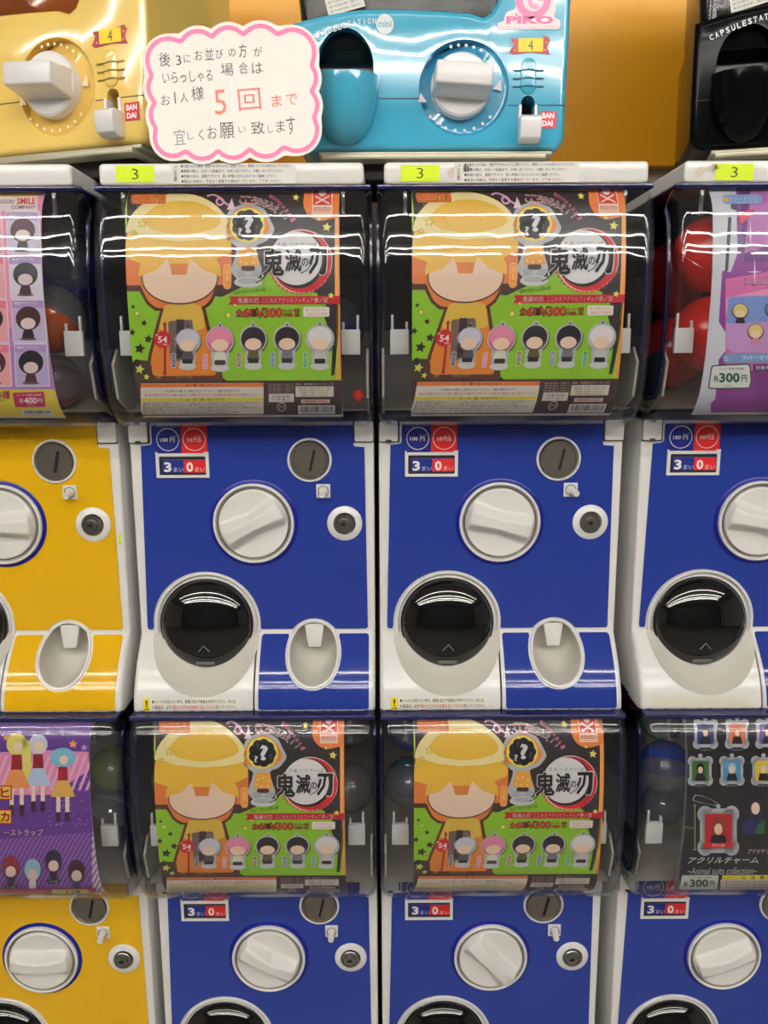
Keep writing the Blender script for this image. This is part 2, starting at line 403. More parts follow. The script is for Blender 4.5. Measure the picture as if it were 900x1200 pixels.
    ME['flap'] = m.mesh('coin_flap', IVORY, bevel=.001)
    # hinge block
    m = MB(); slab(m, rrect(-.0102, -.0112, .0102, .0112, .002), -.0040, .0, .0010); ME['hinge'] = m.mesh('hinge_block', IVORY)
    m = MB(); m.box(-.0113, -.0006, -.0122, .0113, .0004, .0114); ME['hingegap'] = m.mesh('seam', mat('seam_shadow', (58, 54, 48), .8), smooth=False)
    m = MB()
    for zz in (-.0105, .0095): m.box(-.0030, -.0046, zz-.0014, .0030, -.0036, zz+.0014)
    ME['hingeslot'] = m.mesh('hinge_slot', mat('seam_shadow', (58, 54, 48), .8), smooth=False)
    # knob
    m = MB(); m.lathe([(.0490, .0), (.0490, -.0022), (.0480, -.0028), (.0440, -.0028)], 96); ME['navyring'] = m.mesh('knob_collar', NAVYRING)
    m = MB(); m.lathe([(.0450, -.001), (.0450, -.0062), (.0440, -.0075), (.0425, -.0075), (.0415, -.0062), (.0410, .0005), (.0, .0005)], 96)
    ME['whitering'] = m.mesh('knob_ring', WHITE)
    m = MB(); m.lathe([(.0412, -.0066), (.0396, -.0058), (.0392, .0)], 96); ME['groove'] = m.mesh('knob_groove', mat('grey_groove', (128, 122, 110), .4))
    R = .0386; NR, NA = 44, 128; rows = []
    rad = [R, R, R-.0008, R-.0022]+[(R-.0022)*(1-(k/(NR-4))) for k in range(1, NR-4)]+[.0001]
    for i, r in enumerate(rad):
        row = []
        for k in range(NA):
            a = 2*pi*k/NA; u = r*cos(a); v = r*sin(a)
            wv = .0095+.004*abs(u)/R
            t = min(1, max(0, (abs(v)-wv*.45)/(wv*1.0))); s = 1-t*t*(3-2*t)
            hgt = .0155*s*sqrt(max(0, 1-(u/(R*1.0))**2*.93))
            base = .0075-.0025*(1-(r/R)**2)
            e = 0 if i == 0 else (base-.0012 if i == 1 else (base if i == 2 else base+hgt*min(1, (R-r)/.004)))
            row.append((u, -e, v))
        rows.append(row)
    m = MB(); m.grid(rows, close_u=True); ME['knob'] = m.mesh('knob', IVORY, angle=70)
    # coin slot
    m = MB(); m.lathe([(.0245, 0), (.0245, -.0022), (.0235, -.0035), (.0222, -.0035), (.0208, .0)], 64); ME['slotring'] = m.mesh('slot_bezel', WHITE)
    m = MB(); m.lathe([(.0207, 0), (.0207, -.0040), (.0198, -.0052), (.0182, -.0052), (.0176, -.0044), (.0, -.0044)], 64); ME['slotplate'] = m.mesh('slot_plate', STEEL)
    m = MB(); m.box(-.0013, -.0060, -.0118, .0013, -.004, .0118); ME['slit'] = m.mesh('coin_slit', BLACK, smooth=False)
    m = MB(); slab(m, rrect(-.0077, -.0077, .0077, .0077, .0006), -.0022, 0, .0005); ME['btnplate'] = m.mesh('button_plate', IVORY)
    m = MB(); m.lathe([(.0061, -.0024), (.0061, -.0018), (.0, -.0018)], 32); m.lathe([(.0061, -.0030), (.0052, -.0026), (.0052, -.0022)], 32); ME['btnwell'] = m.mesh('button_well', mat('well_grey', (105, 100, 92), .5))
    m = MB(); m.lathe([(.0037, -.002), (.0037, -.0148), (.0031, -.0158), (.0021, -.0158), (.0019, -.0152), (0, -.0152)], 32, 0, 0); ME['btn'] = m.mesh('return_button', IVORY)
    m = MB(); m.lathe([(.0196, 0), (.0196, -.0018), (.0188, -.0026), (.0125, -.0040), (.0118, -.0030), (.0112, .0)], 64); ME['lockring'] = m.mesh('lock_bezel', WHITE)
    m = MB(); m.lathe([(.0112, 0), (.0112, -.0058), (.0104, -.0066), (.0092, -.0066), (.0088, -.0058), (.0064, -.0058), (.0060, -.0078), (.0, -.0082)], 48); ME['lock'] = m.mesh('lock_barrel', DSTEEL)
    m = MB(); m.box(-.0040, -.0086, -.0011, .0020, -.0076, .0011); m.box(-.0008, -.0086, -.0024, .0008, -.0076, .0024); ME['keyhole'] = m.mesh('keyhole', BLACK, smooth=False)
    # price window
    m = MB(); slab(m, rrect(-.0292, -.0136, .0292, .0136, .0006), -.0034, -.0008, .0006, holes=[rrect(-.0256, -.0104, .0256, .0102, .0012)[::-1]])
    m.box(-.0292, -.0034, .0134, -.0272, -.0008, .0152); m.box(.0240, -.0034, .0134, .0292, -.0008, .0152)
    ME['frame'] = m.mesh('window_frame', WHITE)
    # hood
    xs = [(-.1338, .030), (-.1338, .022), (-.1338, .013)]+[(-.1338+.012*(1-cos(pi/2*k/6)), .012*(1-sin(pi/2*k/6))) for k in range(0, 7)]
    xs = xs[:-1]+[(-.1218+.2436*k/10, 0) for k in range(11)]+[(-x, d) for x, d in xs[:-1][::-1]]
    cols = {}
    g = []
    O = {}
    for x, d in xs:
        if d not in O: O[d] = offs(d)
    for i in range(len(PROF)): g.append([(x, O[d][i][0], O[d][i][1]) for x, d in xs])
    m = MB(); m.grid(g); ME['hood'] = m.mesh('hood', HOOD, angle=80)
    for sgn, nm in ((-1, 'L'), (1, 'R')):
        a, b = offs(.026), offs(.033); m = MB(); x0, x1 = sgn*.1343, sgn*.1318
        m.grid([[(x0, *p) for p in a], [(x0, *p) for p in b], [(x1, *p) for p in b], [(x1, *p) for p in a]], close_v=True)
        ME['rim'+nm] = m.mesh('hood_rim', RIM)
        inner = offs(.033); P = inner+[(.285, .113), (.285, .343)]
        poly = [(p[0], p[1]) for p in P]; V, F = cdt(poly); m = MB()
        m.add([(sgn*.1335, p[0], p[1]) for p in V], F); m.add([(sgn*.1315, p[0], p[1]) for p in V], F)
        ME['side'+nm] = m.mesh('case_side', SIDE, smooth=False)
    m = MB(); m.box(-.1335, -.059, .3405, .1335, .290, .3440); ME['top'] = m.mesh('case_top', NAVY, bevel=.001)
    m = MB(); m.box(-.1335, -.0635, .3400, .1335, -.0585, .3452); ME['toprim'] = m.mesh('top_rim', RIM, bevel=.0012)
    m = MB(); m.box(-.1315, .200, .113, .1315, .205, .3405); ME['back'] = m.mesh('case_back', DARK, smooth=False)
    # capsule tray: sloping floor with side walls
    m = MB(); g = [[(x, y, z) for x in (-.1305, -.06, .06, .1305)] for y, z in ((-.040, .1285), (-.005, .124), (.08, .150), (.199, .215))]
    g = [[(x, y, z-(.010 if abs(x) < .1 and y > 0 else 0)) for x, y, z in r] for r in g]; m.grid(g)
    ME['tray'] = m.mesh('capsule_tray', BEIGE)
    m = MB()
    for s, nm in ((-1, 'L'), (1, 'R')):
        m = MB(); P = [(-.046, .140), (-.056, .175), (-.040, .190), (.03, .175), (.12, .190), (.198, .235), (.198, .130), (.0, .120)]
        V, F = cdt(P[::-1]); m.add([(s*.1300, *p) for p in V], F); m.add([(s*.1275, *p) for p in V], F)
        m.grid([[(s*.13, *p) for p in P], [(s*.1275, *p) for p in P]], close_u=True)
        ME['traywall'+nm] = m.mesh('tray_wall', BEIGE, smooth=False)
    # card clip with two prongs
    m = MB(); m.box(-.0095, -.002, -.0125, .0095, .004, .0125); m.box(-.0085, -.001, .0125, -.0060, .003, .0200); m.box(.0060, -.001, .0125, .0085, .003, .0270)
    ME['clip'] = m.mesh('card_clip', IVORY, bevel=.0006)
    m = MB(); m.box(-.0018, -.002, -.010, .0018, .0015, .012); m.box(-.0030, -.0055, -.0115, .0030, .001, -.0085); ME['hook'] = m.mesh('hook', CLIPC, bevel=.0006)
    # lid
    m = MB(); slab(m, rrect(-.127, .3442, .127, .3645, .0045), -.0665, .285, .0028); ME['lid'] = m.mesh('lid', WHITE)
build_machine_meshes()

BLK = (28, 26, 28)
def machine_art():
    a = Art()   # coin guide panels, drawn in mm from the knob
    a.rect(-105.6, 77.5, -76.8, 108.3, (22, 34, 128)); a.rect(-76.8, 77.5, -48.2, 108.3, (208, 34, 36))
    a.ring(-91.2, 93.4, 11.7, 12.5, (225, 225, 225), 1, 40); a.ring(-62.4, 93.4, 11.7, 12.5, (232, 215, 205), 1, 40)
    a.text('100', -95.4, 93.1, 8.4, 4.2, (225, 225, 225), 1, .02, up=1); a.text('円', -86.3, 93.2, 5.0, 5.2, (225, 225, 225), 1, .01, up=1)
    a.text('えんだま', -85.5, 97.0, 8, 1.7, (200, 200, 210), 1, 0, up=1)
    a.text('10', -67.2, 93.1, 5.2, 4.2, (235, 225, 220), 1, .012, up=1); a.text('円玉', -59.0, 93.2, 8.6, 5.0, (235, 225, 220), 1, .01, up=1)
    a.text('えんだま', -58.6, 97.0, 7, 1.5, (235, 190, 185), 1, 0, up=1)
    ME['guide'] = a.mesh('coin_guide', flat(-.0016))
    a = Art(); a.rect(-25.6, -10.4, 25.6, 10.2, (36, 36, 44)); a.rect(-22.3, -7.9, 1.0, 6.0, (24, 40, 130), 1); a.rect(1.0, -7.9, 25, 6.0, (208, 36, 40), 1)
    a.rect(-22.3, 6.2, 25, 6.7, (90, 100, 150), 1)
    a.text('3', -16.6, -1.6, 8.2, 11, (232, 228, 220), 2, .035, up=1); a.text('0', 7.6, -1.6, 7.6, 11, (235, 225, 218), 2, .035, up=1)
    a.text('まい', -4.9, -4.4, 11.0, 5.0, (180, 190, 215), 2, .01, up=1); a.text('まい', 18.8, -4.4, 11.0, 5.0, (230, 180, 178), 2, .01, up=1)
    ME['windowcard'] = a.mesh('price_card', flat(0))
    # caution labels
    a = Art(); a.rect(-60, -9.3, 60, 9.3, (222, 220, 214)); a.rect(-60, -9.3, -51, 9.3, (214, 212, 206), 1)
    a.text('ご\n注\n意', -55.5, 0, 3.6, 14, (70, 68, 70), 2, .01, up=1)
    for i, (t, wd) in enumerate((('●お金を入れた後は、返却できませんのでご注意ください。無理にハンドルを回さないでください。', 106), ('●故障の際は、お近くの係員まで、お申し出ください。分解しないでください。', 98), ('●機械の前は、通路ですので、長い時間の立ち止まりはご遠慮ください。', 92), ('●景品の内容は、予告なく変更する場合がございます。ご了承ください。', 96))):
        a.text(t, -50+wd/2, 6.9-4.6*i, wd, 3.0, (74, 72, 74), 2, .01, res=1, up=1)
    ME['caution'] = a.mesh('caution_label', flat(0))
    a = Art(); a.rect(-18.5, -7.5, 18.5, 7.5, (214, 240, 24), r=.8); a.text('3', 0, 0, 6.4, 9.6, (52, 60, 30), 1, -.008, up=1)
    ME['number'] = a.mesh('number_sticker', flat(0), m=print_mat('neon_ink', .6))
    def cmap(x, y, d):  # label on the lower front of the chute, mm, follows the curved chin
        X = -.068+x*.001; Z = -.1945+y*.001; return Vector((X, chin_y(X, Z)-.0006-d, Z))
    a = Art(); a.rect(-54, -6.6, 54, 6.6, (222, 219, 208)); a.rect(-54, -6.6, -46.5, 6.6, (232, 214, 30), 1); a.text('！', -50.2, .8, 1.6, 7, (60, 50, 10), 2, .03, up=1); a.text('注意', -50.2, -5, 5.6, 2.2, (60, 50, 10), 2, .01, up=1)
    a.text('●ハンドルが回らない時は、無理に回さず係員をお呼びください。先に出', 2, 3.1, 92, 4.0, (52, 50, 50), 2, .01, res=1, up=1)
    a.text('た商品は、必ず', -33, -3.0, 22, 4.2, (52, 50, 50), 2, .015, res=1, up=1)
    a.text('前のカプセルを取り出してから', 2, -3.0, 46, 4.4, (214, 62, 66), 2, .02, res=1, up=1)
    a.text('回してください。', 38, -3.0, 24, 3.8, (70, 66, 66), 2, .01, res=1, up=1)
    ME['notice'] = a.mesh('notice_label', cmap, cuts=[-6+2*k for k in range(7)])
    a = Art(); a.rect(-54, -6.6, 54, 6.6, (216, 212, 196)); ME['notice_faded'] = a.mesh('notice_label', cmap, cuts=[-6+2*k for k in range(7)])
    a = Art()
    for (x, y, rx, ry) in ((-8, 1, 4, 5), (3, 4, 6, 2.6), (6, 5.5, 3, 3), (-3, 3, 3, 2)):
        p = [(x+rx*(1+.35*random.uniform(-1, 1))*cos(t*pi/8), y+ry*(1+.35*random.uniform(-1, 1))*sin(t*pi/8)) for t in range(16)]; a.poly(p, (204, 192, 180))
    ME['stain'] = a.mesh('stain', flat(0))
machine_art()

MX = {'A': -.4249, 'B': -.1448, 'C': .1286, 'D': .4163}
def machine(col, row, label, colour, ang, btn=0, upper_group=None):
    k = colour; root = thing('capsule_machine', label, 'capsule machine', (MX[col], 0, ZK-ROW*row))
    P = lambda n, key, parent=root, loc=(0,0,0), rot=(0,0,0), lab=None: obj(n, ME[key], parent, loc, rot, lab)
    P('body', 'body'); P('chute_front', 'chute'); P('scoop', 'scoop')
    rg = P('dispenser_ring', 'ring')
    d = P('dispenser_door', 'dome', loc=(-.0575, -.0005, -.1165), rot=(radians(-5), 0, 0), lab='domed black smoked dispenser door')
    P('door_rim', 'domerim', d); P('finger_tab', 'tab', d); P('arrow_mark', 'arrow', d)
    c = P('coin_return_cover', 'cover'); P('cover_decal', 'decal'+k, c)
    cp = P('coin_cup', 'cup'); P('cup_rim', 'cuprim', cp); P('coin_flap', 'flap', cp, (.0645, .004, -.1185), (radians(-8), 0, 0))
    pn = P('face_panel', 'panel'+k)
    for s in (-1, 1):
        h = P('hinge_block', 'hinge', loc=(s*.1232, -.0004, .1015)); P('seam', 'hingegap', h, (-s*.0008, 0, 0))
        if s < 0: P('hinge_slot', 'hingeslot', h)
    if col != 'A': 
        P('coin_guide', 'guide', pn)
        f = P('price_window', 'frame', loc=(-.0762, 0, .0648)); P('price_card', 'windowcard', f, (0, -.0017, 0))
    kr = P('knob_ring', 'whitering'); P('knob_collar', 'navyring', kr); P('knob_groove', 'groove', kr)
    P('knob', 'knob', loc=(0, -.001, 0), rot=(0, radians(-ang), 0))
    sl = P('coin_slot', 'slotplate', loc=(.0634, -.0005, .0702), lab='round steel coin slot plate'); P('slot_bezel', 'slotring', sl); P('coin_slit', 'slit', sl, (.0030, 0, .0), (0, radians(13), 0))
    b = P('button_plate', 'btnplate', loc=(.0778, -.0010, .0358)); P('button_well', 'btnwell', b); P('return_button', 'btn', b, (0, .001, 0), (radians(10), 0, radians(btn)))
    lk = P('lock_barrel', 'lock', loc=(.1005, -.0005, -.0008), lab='round metal lock barrel'); P('lock_bezel', 'lockring', lk, (.0005, 0, 0)); P('keyhole', 'keyhole', lk)
    # clear capsule case
    for s in 'LR': P('hood_rim', 'rim'+s); P('case_side', 'side'+s)
    P('case_top', 'top'); P('top_rim', 'toprim'); P('case_back', 'back'); t = P('capsule_tray', 'tray'); P('tray_wall', 'traywallL', t); P('tray_wall', 'traywallR', t)
    h = P('hood', 'hood'); md = h.modifiers.new('thickness', 'SOLIDIFY'); md.thickness = .0016; md.offset = 0
    for s in (-1, 1):
        cl = P('card_clip', 'clip', loc=(s*.1120, -.050, .196)); cl.scale = (s, 1, 1)
        P('hook', 'hook', loc=(s*.1065, -.060, .327))
    if row == 0: P('lid', 'lid')
    return root
A0 = machine('A', 0, 'yellow capsule machine in the upper row at the left edge, fully lidded', 'y', 0, 0)
B0 = machine('B', 0, 'upper blue capsule machine right of the yellow one, knob grip tilted up to the right', 'b', 27, 0)
C0 = machine('C', 0, 'upper blue capsule machine in the middle right, knob grip sloping down to the right', 'b', -14, 16)
D0 = machine('D', 0, 'upper blue capsule machine at the right edge, holding red capsules', 'b', -14, 0)
A1 = machine('A', 1, 'yellow capsule machine in the lower row at the left edge, purple card in its window', 'y', 0)
B1 = machine('B', 1, 'lower blue capsule machine right of the yellow one, knob grip sloping gently down', 'b', -28)
C1 = machine('C', 1, 'lower blue capsule machine in the middle right, knob grip sloping steeply down to the right', 'b', -48)
D1 = machine('D', 1, 'lower blue capsule machine at the right edge, black card in its window', 'b', 22)
# labels on the lids and chutes
def on_lid(root, name, key, x, z=.3545): return obj(name, ME[key], root, (x, -.0670, z))
on_lid(B0, 'number_sticker', 'number', -.0920); on_lid(C0, 'number_sticker', 'number', -.0925, .3540); on_lid(D0, 'number_sticker', 'number', -.0790, .3535)
on_lid(B0, 'caution_label', 'caution', .0020); on_lid(C0, 'caution_label', 'caution', .0000); on_lid(D0, 'caution_label', 'caution', .0290)
on_lid(C0, 'stain', 'stain', -.0540, .3530); on_lid(D0, 'stain', 'stain', -.1040, .3530)
for r_, k_ in ((B0, 'notice'), (C0, 'notice'), (B1, 'notice'), (C1, 'notice'), (D0, 'notice_faded'), (D1, 'notice_faded')): obj('notice_label', ME[k_], r_)
a = Art(); a.rect(-1.5, -6, 1.5, 6, (190, 235, 30)); obj('sticker_scrap', a.mesh('sticker_scrap', flat(0)), A0, (.1290, -.0004, -.018), label='scrap of neon yellow sticker')
# ------------------------------------------------------------------ display cards behind the clear hoods
# artwork is drawn in image pixels; the tables give, for each image row, the height on the card and the camera depth
T_UP = [(223.5,0.3415,0.8084),(225.8,0.3393,0.8071),(227.9,0.3375,0.806),(230.4,0.3352,0.8046),(233.2,0.3326,0.803),(236.4,0.3296,0.8014),(240.1,0.3264,0.8001),(244.3,0.3228,0.7992),(249.6,0.3185,0.7985),(255.9,0.3133,0.7981),(262.9,0.3076,0.7978),(270.4,0.3015,0.7977),(278.1,0.2953,0.7977),(285.8,0.2891,0.7979),(293.6,0.2828,0.7981),(301.6,0.2763,0.7984),(309.9,0.2697,0.7989),(318.2,0.263,0.7996),(326.5,0.2564,0.8003),(334.7,0.2498,0.8012),(342.9,0.2432,0.8023),(351.1,0.2367,0.8035),(359.3,0.2301,0.8048),(367.5,0.2235,0.8063),(375.6,0.2169,0.8079),(383.6,0.2104,0.8094),(391.6,0.2039,0.811),(399.4,0.1975,0.8127),(407.1,0.1912,0.8144),(414.6,0.185,0.8161),(421.9,0.179,0.8181),(428.9,0.1731,0.8201),(436.0,0.1672,0.8224),(443.0,0.1613,0.8247),(449.7,0.1556,0.8271),(456.0,0.1502,0.8297),(461.7,0.1453,0.8324),(466.8,0.1409,0.8353),(471.5,0.1367,0.8385),(475.9,0.1328,0.8421),(479.9,0.1291,0.8459),(483.4,0.1258,0.8498),(486.5,0.123,0.8537),(488.8,0.1207,0.8575)]
T_LO = [(838.9,0.3415,0.909),(841.9,0.3393,0.9077),(844.4,0.3375,0.9067),(847.6,0.3352,0.9052),(851.2,0.3326,0.9036),(855.1,0.3296,0.9021),(859.3,0.3264,0.9007),(863.7,0.3228,0.8998),(868.8,0.3185,0.8992),(874.7,0.3133,0.8987),(881.1,0.3076,0.8984),(887.8,0.3015,0.8983),(894.7,0.2953,0.8983),(901.4,0.2891,0.8985),(908.2,0.2828,0.8987),(915.1,0.2763,0.8991),(922.1,0.2697,0.8996),(929.1,0.263,0.9002),(935.9,0.2564,0.9009),(942.6,0.2498,0.9018),(949.2,0.2432,0.9029),(955.6,0.2367,0.9041),(962.0,0.2301,0.9055),(968.3,0.2235,0.9069),(974.5,0.2169,0.9085),(980.6,0.2104,0.9101),(986.6,0.2039,0.9117),(992.5,0.1975,0.9133),(998.3,0.1912,0.915),(1003.8,0.185,0.9168),(1009.1,0.179,0.9187),(1014.0,0.1731,0.9208),(1018.9,0.1672,0.923),(1023.7,0.1613,0.9253),(1028.2,0.1556,0.9277),(1032.2,0.1502,0.9303),(1035.6,0.1453,0.933),(1038.4,0.1409,0.9359),(1040.6,0.1367,0.9391),(1042.4,0.1328,0.9427),(1043.7,0.1291,0.9465),(1044.5,0.1258,0.9504),(1044.9,0.123,0.9544)]
def lerp_t(T, v, i):
    for a, b in zip(T, T[1:]):
        if v <= b[0] or b is T[-1]:
            t = (v-a[0])/(b[0]-a[0]); return a[i]+(b[i]-a[i])*t
def on_profile(z):
    for a, b in zip(CARD_PROF, CARD_PROF[1:]):
        if b[1] <= z <= a[1] or b is CARD_PROF[-1] or z > CARD_PROF[0][1]:
            t = (z-a[1])/(b[1]-a[1]); t = max(-.6, min(1.3, t))
            ty, tz = b[0]-a[0], b[1]-a[1]; l = math.hypot(ty, tz)
            return a[0]+ty*t, (tz/l, -ty/l)
CUTS_Z = sorted({round(p[1], 5) for p in CARD_PROF})
def card_map(T, xc, v0=1e9, k0=1):
    def f(px, py, d):
        if py > v0: py = v0+(py-v0)*k0
        py = max(T[0][0], min(T[-1][0], py)); z = lerp_t(T, py, 1); k = lerp_t(T, py, 2)/970
        y, n = on_profile(z)
        return Vector(((px-450+(600-py)*.005)*k-xc, y+n[0]*(d+.0004), z+n[1]*(d+.0004)))
    return f
def card_cuts(T, step, v0=1e9, k0=1):
    c = [t[0] for t in T]; v = T[0][0]
    while v < T[-1][0]: c.append(v); v += step
    # rows where the card's own profile bends
    for z in CUTS_Z:
        lo, hi = T[0][0], T[-1][0]
        for _ in range(24):
            m_ = (lo+hi)/2
            if lerp_t(T, m_, 1) > z: lo = m_
            else: hi = m_
        c.append(lo)
    return sorted({round(x if x < v0 else v0+(x-v0)/k0, 2) for x in c})
GREEN = (140, 196, 38); BROWN = (52, 34, 32); ORG = (242, 140, 62); YEL = (238, 188, 56); CREAM = (244, 226, 160); LEAF = (196, 216, 84); SKIN = (240, 208, 178)
SILV = (188, 190, 190); RED = (204, 36, 48)
def charm(a, cx, cy, top, topd, body, body2, tag, L, w=14, wide=1):
    """plain acrylic charm: loop, rounded outline, coloured discs, tag"""
    a.ell(cx, cy-w*1.45, 3.4, 3.4, SILV, L); a.ell(cx, cy-w*1.45, 1.3, 1.3, (70, 80, 60), L+1)
    a.ell(cx+.9, cy-w*.3+1.2, w*wide+1.9, w*1.06+1.6, (84, 104, 50), L-1)
    a.ell(cx, cy-w*.3, w*wide+1.6, w*1.05+1.2, SILV, L)
    a.poly([(cx-w*.72, cy+4), (cx+w*.72, cy+4), (cx+w*.62, cy+w*1.75), (cx-w*.62, cy+w*1.75)], SILV, L+0)
    a.ell(cx, cy+w*1.85, w*.72, 4.6, (206, 208, 206), L+1)
    a.ell(cx, cy-w*.3, w*wide, w, topd, L+1)
    a.ell(cx, cy-w*.42, w*wide*.93, w*.84, top, L+2)
    a.ell(cx, cy+w*.10, w*.66, w*.48, SKIN, L+3)
    a.poly(rpoly([(cx-w*.36, cy+w*.62), (cx+w*.36, cy+w*.62), (cx+w*.52, cy+w*1.35), (cx-w*.52, cy+w*1.35)], 1.2), body, L+3)
    a.rect(cx-w*.42, cy+w*1.25, cx+w*.42, cy+w*1.62, body2, L+4, r=1)
    if tag:
        a.rect(cx-w*1.12-3.2, cy+w*.75, cx-w*1.12+2.2, cy+w*1.95, (222, 222, 226), L+2, r=1.6); a.rect(cx-w*1.12-2.5, cy+w*.75+.7, cx-w*1.12+1.5, cy+w*1.95-.7, tag, L+3, r=1.2)
        a.text('品\n名', cx-w*1.12-.5, cy+w*1.35, 2.4, w*.85, (226, 226, 230), L+4, res=1)
def barcode(a, x0, y0, x1, y1, L):
    a.rect(x0, y0, x1, y1, (226, 224, 216), L); x = x0+2
    rr = random.Random(3)
    while x < x1-2:
        wv = rr.choice((.35, .6, .9)); a.rect(x, y0+1, x+wv, y1-2.2, (40, 38, 42), L+1); x += wv+rr.choice((.35, .6, .9))
    a.text('4 573478 521903', (x0+x1)/2, y1-1.1, (x1-x0)*.8, 1.3, (50, 48, 52), L+1, res=1)
def green_card():
    a = Art()
    a.rect(144.5, 221, 400.5, 486, GREEN)
    # dark upper field, brown base field
    a.poly([(155, 226), (395, 226), (395, 352), (318, 352), (306, 338), (300, 325), (290, 345), (262, 350), (150, 352), (148, 240), (150, 229)], (50, 46, 48), 1)
    a.poly([(144.5, 338), (172, 340), (260, 348), (322, 318), (372, 345), (376, 362), (392, 386), (392, 446), (144.5, 446)], GREEN, 2)
    a.poly([(384, 345), (400, 345), (400, 380), (396, 400), (392, 440), (388, 441), (390, 400), (380, 372)], (44, 40, 44), 3)
    a.rect(144.5, 446, 401, 486, (66, 44, 44), 3)
    a.rect(144.5, 221, 260, 226, LEAF, 4); a.rect(260, 221, 400.5, 226, (244, 176, 96), 4); a.rect(144.5, 221, 149, 262, LEAF, 4)
    a.rect(392.5, 221, 396.5, 352, (244, 166, 84), 4); a.rect(396.5, 221, 400.5, 445, (240, 150, 66), 4); a.rect(394, 352, 400.5, 445, (190, 196, 70), 3)
    # dark stars and leaves of the pattern at lower left
    for x, y, r in ((156, 359, 3), (169, 378, 4), (155, 389, 4.5), (174, 397, 5.5), (164, 408, 7), (160, 427, 8), (250, 438, 6), (262, 446, 4), (176, 440, 9), (192, 436, 8), (152, 441, 7)): a.star(x, y, r, BROWN, 3, 10)
    a.poly([(158, 421), (200, 424), (206, 446), (150, 446), (154, 430)], (74, 58, 46), 3)
    for x, y, r in ((164, 432, 6), (179, 425, 4), (172, 441, 4), (186, 440, 5)): a.star(x, y, r, (206, 214, 84), 4, 12)
    # plain stand-in for the big picture: a dome in yellow, cream, orange and peach over a draped block
    dome = lambda x0, x1, y0, y1, yb, k=1.0: [(x0, yb), (x0, y0+.45*(y1-y0))]+[((x0+x1)/2-(x1-x0)/2*cos(pi*t/24), y0+.45*(y1-y0)-(.45*(y1-y0))*sin(pi*t/24)) for t in range(1, 24)]+[(x1, y0+.45*(y1-y0)), (x1, yb)]
    a.poly(rpoly(dome(144.8, 274, 223, 370, 341), 6), (88, 46, 34), 4)
    a.poly([(161, 336), (258, 336), (248, 356), (238, 364), (182, 364), (172, 356)], (88, 46, 34), 4)
    a.poly(rpoly([(176, 446), (173, 420), (182, 385), (190, 356), (240, 356), (246, 382), (256, 410), (262, 446)], 5), (96, 52, 36), 4)
    a.poly(rpoly([(179, 440), (177, 420), (185, 388), (193, 360), (237, 360), (242, 384), (250, 410), (254, 440)], 5), (226, 132, 44), 5)
    a.poly(rpoly([(186, 385), (193, 358), (210, 354), (220, 354), (236, 358), (241, 384), (215, 392)], 4), (222, 184, 66), 6)
    a.poly(rpoly([(197, 376), (226, 374), (228, 420), (200, 424)], 4), (120, 98, 92), 7); a.rect(207, 374, 216, 420, (62, 46, 52), 8)
    a.poly(rpoly(dome(147.5, 271.5, 226, 366, 334), 5), (226, 124, 54), 5)
    a.poly(rpoly([(163, 330), (256, 330), (246, 353), (236, 361), (184, 361), (174, 353)], 5), (226, 124, 54), 5)
    a.poly(dome(147.6, 271, 226.4, 366, 302)[:-1]+[(271, 296), (240, 310), (210, 303), (175, 312)], (238, 190, 62), 6)
    a.poly([p for p in circ(209, 273, 61, 40, 180, 360, rz=46)]+[(262, 277), (240, 281), (208, 283), (175, 279), (155, 271)], CREAM, 7)
    a.poly([p for p in circ(213, 262, 46, 40, 180, 360, rz=26)]+[(252, 268), (230, 274), (205, 275), (180, 270)], (240, 194, 70), 8)
    a.ell(211, 326, 45, 31, (92, 50, 38), 7); a.ell(211, 325.5, 43.6, 29.6, SKIN, 8)
    a.poly([(163, 324)]+circ(211, 318, 48, 24, 180, 360, rz=30)+[(259, 324), (238, 316), (224, 303), (221, 312), (199, 312), (196, 303), (184, 316)], (238, 186, 64), 9)
    a.poly([(199, 309), (221, 309), (219, 322), (202, 322)], (226, 132, 58), 10)
    # small heading at top left
    a.rect(154, 227.5, 195, 239.5, (236, 112, 70), 9, r=3); a.text('ここみえ', 174.4, 233.6, 37, 9.4, (120, 60, 20), 10, .045); a.text('ここみえ', 174.4, 233.6, 36, 8.6, (232, 214, 70), 11, .02)
    a.text('ACRYL FIGURE', 175, 241.6, 30, 1.6, (238, 196, 170), 9, res=1)
    for x, y, r in ((167, 262, 5.2), (157.5, 272.6, 3), (161, 367, 3.2), (268, 369.5, 3.8), (276, 358, 2.6), (347, 233, 4), (383, 267.5, 5.4), (388, 347, 4), (374, 258, 2.6)):
        a.star(x, y, r+1, (120, 100, 40), 10, 8); a.star(x, y, r, (240, 226, 110), 11, 8)
    # curl arrow
    pts = [(243+12*t/10, 231-2.2*sin(pi*t/10)) for t in range(11)]+[(258+4.2*cos(radians(-60+k*36)), 237+4*sin(radians(-60+k*36))) for k in range(10)]+[(266, 240), (273, 243)]
    a.line(pts, 2.2, (240, 176, 206), 6); a.poly([(272, 233), (275.5, 245.5), (266, 246.5)], (244, 214, 226), 7)
    # arcing headline
    for i, ch in enumerate('こころまるみえ!!'):
        ang = 8+5.6*i; x = 284.5+6.8*i-max(0, i-2)*.45; y = 235.5+ (.55*i)**2.25*.72
        a.text(ch, x, y, 6.4 if ch != '!' else 1.9, 8, (246, 220, 214), 10, .06, rot=ang); a.text(ch, x, y, 5.6 if ch != '!' else 1.3, 7.2, (214, 64, 60) if i < 3 else (88, 40, 44), 11, .0, rot=ang)
    for i, ch in enumerate('頭の中は大混乱！'):
        a.text(ch, 317.5+3.7*i, 231.5+1.9*i+.28*i*i, 4.0, 4.6, (236, 130, 172), 10, .03, rot=26+5*i)
